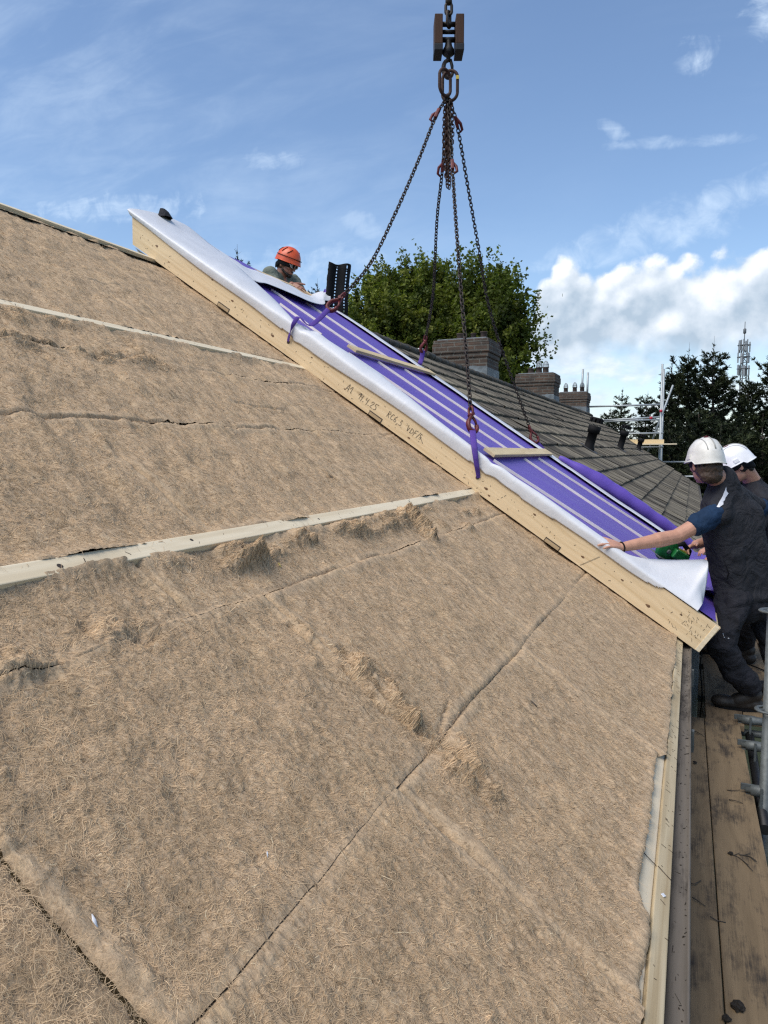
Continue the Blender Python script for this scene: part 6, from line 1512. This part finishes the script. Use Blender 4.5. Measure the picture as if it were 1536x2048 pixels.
def build_trees():
    pal = np.array([(.105, .135, .024), (.13, .158, .028), (.078, .102, .019), (.16, .175, .032), (.06, .08, .017)])
    g = 'broadleaf trees behind the terrace'
    def at_ground(q): q = np.array(q); return np.array((q[0], q[1], GROUND))
    D = 44.; px = D/1450
    def crowns(b, lst):   # (x px, y px top centre, half height m, half width m) around the base
        out = []
        for (p, rz, rx) in lst: p = np.array(p); out.append((p[0]-b[0], p[1]-b[1], p[2]-b[2], rz, rx))
        return out
    b = at_ground((-17.918, 42.015, 6.309))
    broadleaf(b, 16, crowns(b, [((-19.020, 41.673, 7.701), 1.3, .75), ((-18.492, 42.016, 9.031), 1.4, .65), ((-17.247, 42.578, 9.402), 1.6, .7), ((-17.429, 41.256, 7.681), 1.5, 1.0), ((-18.731, 40.595, 6.472), .9, .9), ((-16.562, 41.542, 6.774), 1.8, 1.3), ((-18.429, 43.213, 9.927), .9, .35), ((-18.079, 40.844, 6.169), 1.0, 1.2)]), 'shorter broadleaf tree of several merged spires next to the black perforated strip', 41, 44000, pal, g)
    b = at_ground((-15.880, 45.084, 6.590))
    broadleaf(b, 18, crowns(b, [((-17.147, 44.918, 10.725), 1.5, .55), ((-16.820, 44.976, 9.820), 1.6, .85), ((-15.766, 45.481, 10.466), 1.4, .6), ((-15.377, 45.559, 9.497), 1.6, .85), ((-14.743, 45.891, 10.208), 1.3, .55), ((-14.287, 45.978, 9.013), 1.5, .7), ((-15.875, 44.098, 7.714), 1.8, 1.5), ((-14.406, 44.698, 7.461), 1.8, 1.2), ((-17.116, 45.010, 11.597), .8, .25), ((-17.375, 44.625, 8.528), 1.6, .9), ((-18.300, 44.151, 7.624), 1.4, .9), ((-15.250, 44.249, 6.450), 1.2, 2.0)]), 'tallest broadleaf tree rising behind the near brick chimney', 42, 60000, pal, g)
    b = at_ground((-11.234, 43.747, 6.169))
    broadleaf(b, 17, crowns(b, [((-12.331, 43.613, 9.859), 1.3, .5), ((-11.782, 43.873, 10.161), 1.3, .5), ((-11.927, 43.670, 8.589), 1.6, .8), ((-11.109, 44.072, 9.193), 1.4, .6), ((-10.436, 43.142, 7.802), 1.5, .75), ((-11.149, 42.773, 7.063), 1.7, 1.2), ((-9.920, 43.294, 7.063), 1.2, .55), ((-9.450, 43.401, 6.029), .9, .40), ((-10.359, 42.962, 5.438), 1.3, 1.0), ((-12.381, 43.342, 7.076), 1.5, 1.0), ((-10.639, 42.711, 3.960), 1.2, 1.0), ((-9.220, 43.618, 7.359), .6, .2)]), 'broadleaf tree with a gap beside it and thin shoots towards the clouds', 43, 48000, pal, g)
    g = 'conifers beyond the far scaffold'
    for (q, D, top, spread, lab, seed, dens) in [
        ((1432, 900), 40, 705, 2.5, 'tallest spruce with a bare leader next to the telecom mast', 51, 1.15), ((1382, 900), 41, 716, 2.3, 'spruce with a thin pointed leader standing over the helmets', 52, 1.15), ((1342, 900), 43, 745, 1.9, 'narrow spruce directly behind the far scaffold post', 53, 1.1),
        ((1248, 900), 46, 790, 1.3, 'thin young spruce standing alone between the last chimney and the scaffold', 54, .6), ((1290, 900), 42, 800, 1.7, 'low spruce whose crown ends under the far guard rail', 55, 1.0), ((1500, 900), 38, 762, 2.4, 'broad dark spruce under the telecom mast', 56, 1.2), ((1560, 900), 37, 715, 2.4, 'dark conifer cut by the edge of the view beyond the mast', 57, 1.1),
        ((1400, 900), 34, 822, 2.3, 'low dense spruce right behind the scuffed helmet', 58, 1.2), ((1470, 900), 33, 842, 2.4, 'low dense spruce behind the clean white helmet', 59, 1.2), ((1345, 900), 36, 858, 2.0, 'low dark spruce filling the foot of the far scaffold', 60, 1.1), ((1222, 900), 50, 828, 1.8, 'small bushy spruce just beyond the first vent pipe', 61, .9), ((1310, 900), 38, 868, 2.2, 'bushy spruce low behind the far toe board', 63, 1.2), ((1440, 900), 30, 872, 2.6, 'lowest dark spruce crown filling the gap above the two white helmets', 64, 1.2), ((1530, 900), 31, 850, 2.6, 'dense dark spruce right of the clean helmet', 65, 1.2), ((1640, 900), 36, 760, 2.4, 'conifer outside the walkway beyond the last helmet', 62, .8)]:
        p = (np.array(FW) + np.array(RT)*((q[0]-768)/1450) + np.array(UPV)*((1024-top)/1450))*D
        conifer((p[0], p[1], GROUND), p[2]-GROUND, spread, lab, seed, g, low=.22, dens=dens, tip_len=.9 if seed in (51, 52, 53) else .5)
    p = np.array((-17.690, 25.922, 8.083)); conifer((p[0], p[1], GROUND), p[2]-GROUND-.1, 1.6, 'spruce tip poking up behind the white membrane sheet', 71, None, low=.62, dens=1.1)
    p = np.array((-22.069, 41.721, 10.497)); conifer((p[0], p[1], GROUND), p[2]-GROUND-.1, 1.2, 'tiny thin conifer tip between the worker and the black strip', 72, None, low=.75, dens=.6)

def build_mast():
    b = np.array((6.660, 123.422, 7.863)); t = np.array((6.577, 124.202, 16.935))
    root = empty('telecom_mast', (b[0], b[1], GROUND), 'grey lattice telecom mast with white antenna panels above the dark conifers', 'mast')
    Z = np.array((0, 0, 1.)); mb = MB(); h0, h1 = GROUND, t[2]; w = .48
    cs = [np.array((b[0] + w*math.cos(a), b[1] + w*math.sin(a), 0)) for a in (.3, 2.4, 4.5)]
    for c in cs: mb.tube([c + Z*h0, c + Z*h1], .09, 6)
    z = h0; k = 0
    while z < h1-1.2:
        for i in range(3): mb.tube([cs[i] + Z*z, cs[(i+1) % 3] + Z*(z+1.2)], .045, 4); mb.tube([cs[i] + Z*z, cs[(i+1) % 3] + Z*z], .04, 4)
        z += 1.2
    mb.build('lattice_tower', M['mast'], root)
    mb = MB(); mb.tube([np.array((b[0], b[1], h1-.5)), np.array((b[0], b[1], h1+2.6))], .06, 6); mb.lathe((b[0], b[1], h1+.8), Z, [(0, .1), (.1, .22), (.7, .22), (.8, .1)], 10); mb.build('whip_antenna', M['mast'], root)
    r = np.random.default_rng(4)
    for lev in range(3):
        for q in range(5):
            a = 2*math.pi*q/5 + lev*.5; rad = .78; zc = h1 - .9 - lev*1.75 - r.uniform(0, .3)
            MB().box((b[0] + rad*math.cos(a), b[1] + rad*math.sin(a), zc), (.16*math.cos(a+1.57), .16*math.sin(a+1.57), 0), (.09*math.cos(a), .09*math.sin(a), 0), (0, 0, .75), .03).build('antenna_panel', M['panel'], root)
    mb = MB()
    for lev in range(3):
        zc = h1 - .9 - lev*1.75; mb.tube([(b[0] + 0.9*math.cos(a), b[1] + 0.9*math.sin(a), zc) for a in np.linspace(0, 6.28, 13)[:-1]], .05, 5, closed=True)
        for a in np.linspace(0, 6.28, 7)[:-1]: mb.tube([(b[0], b[1], zc), (b[0] + 0.9*math.cos(a), b[1] + 0.9*math.sin(a), zc)], .04, 4)
    mb.build('antenna_ring', M['mast'], root)

def build_ground():
    n = 40; xs = np.concatenate((-np.geomspace(900, 6, n), np.geomspace(6, 900, n))); P = np.array([[(x, y, GROUND + .15*float(fbm(np.array([x*.05]), np.array([y*.05]), 2, 701)[0])*(abs(x) > 8)) for y in xs] for x in xs])
    o = MB().grid(P).build('ground', M['ground'], None, origin=(0, 0, GROUND)); o['kind'] = 'structure'

build_world(); materials(); build_ground(); build_roof(); build_terrace(); build_scaffold(); build_panel(); build_strip(); build_lifting()
worker_front(); worker_rear(); worker_ridge(); build_tool(); build_trees(); build_mast()
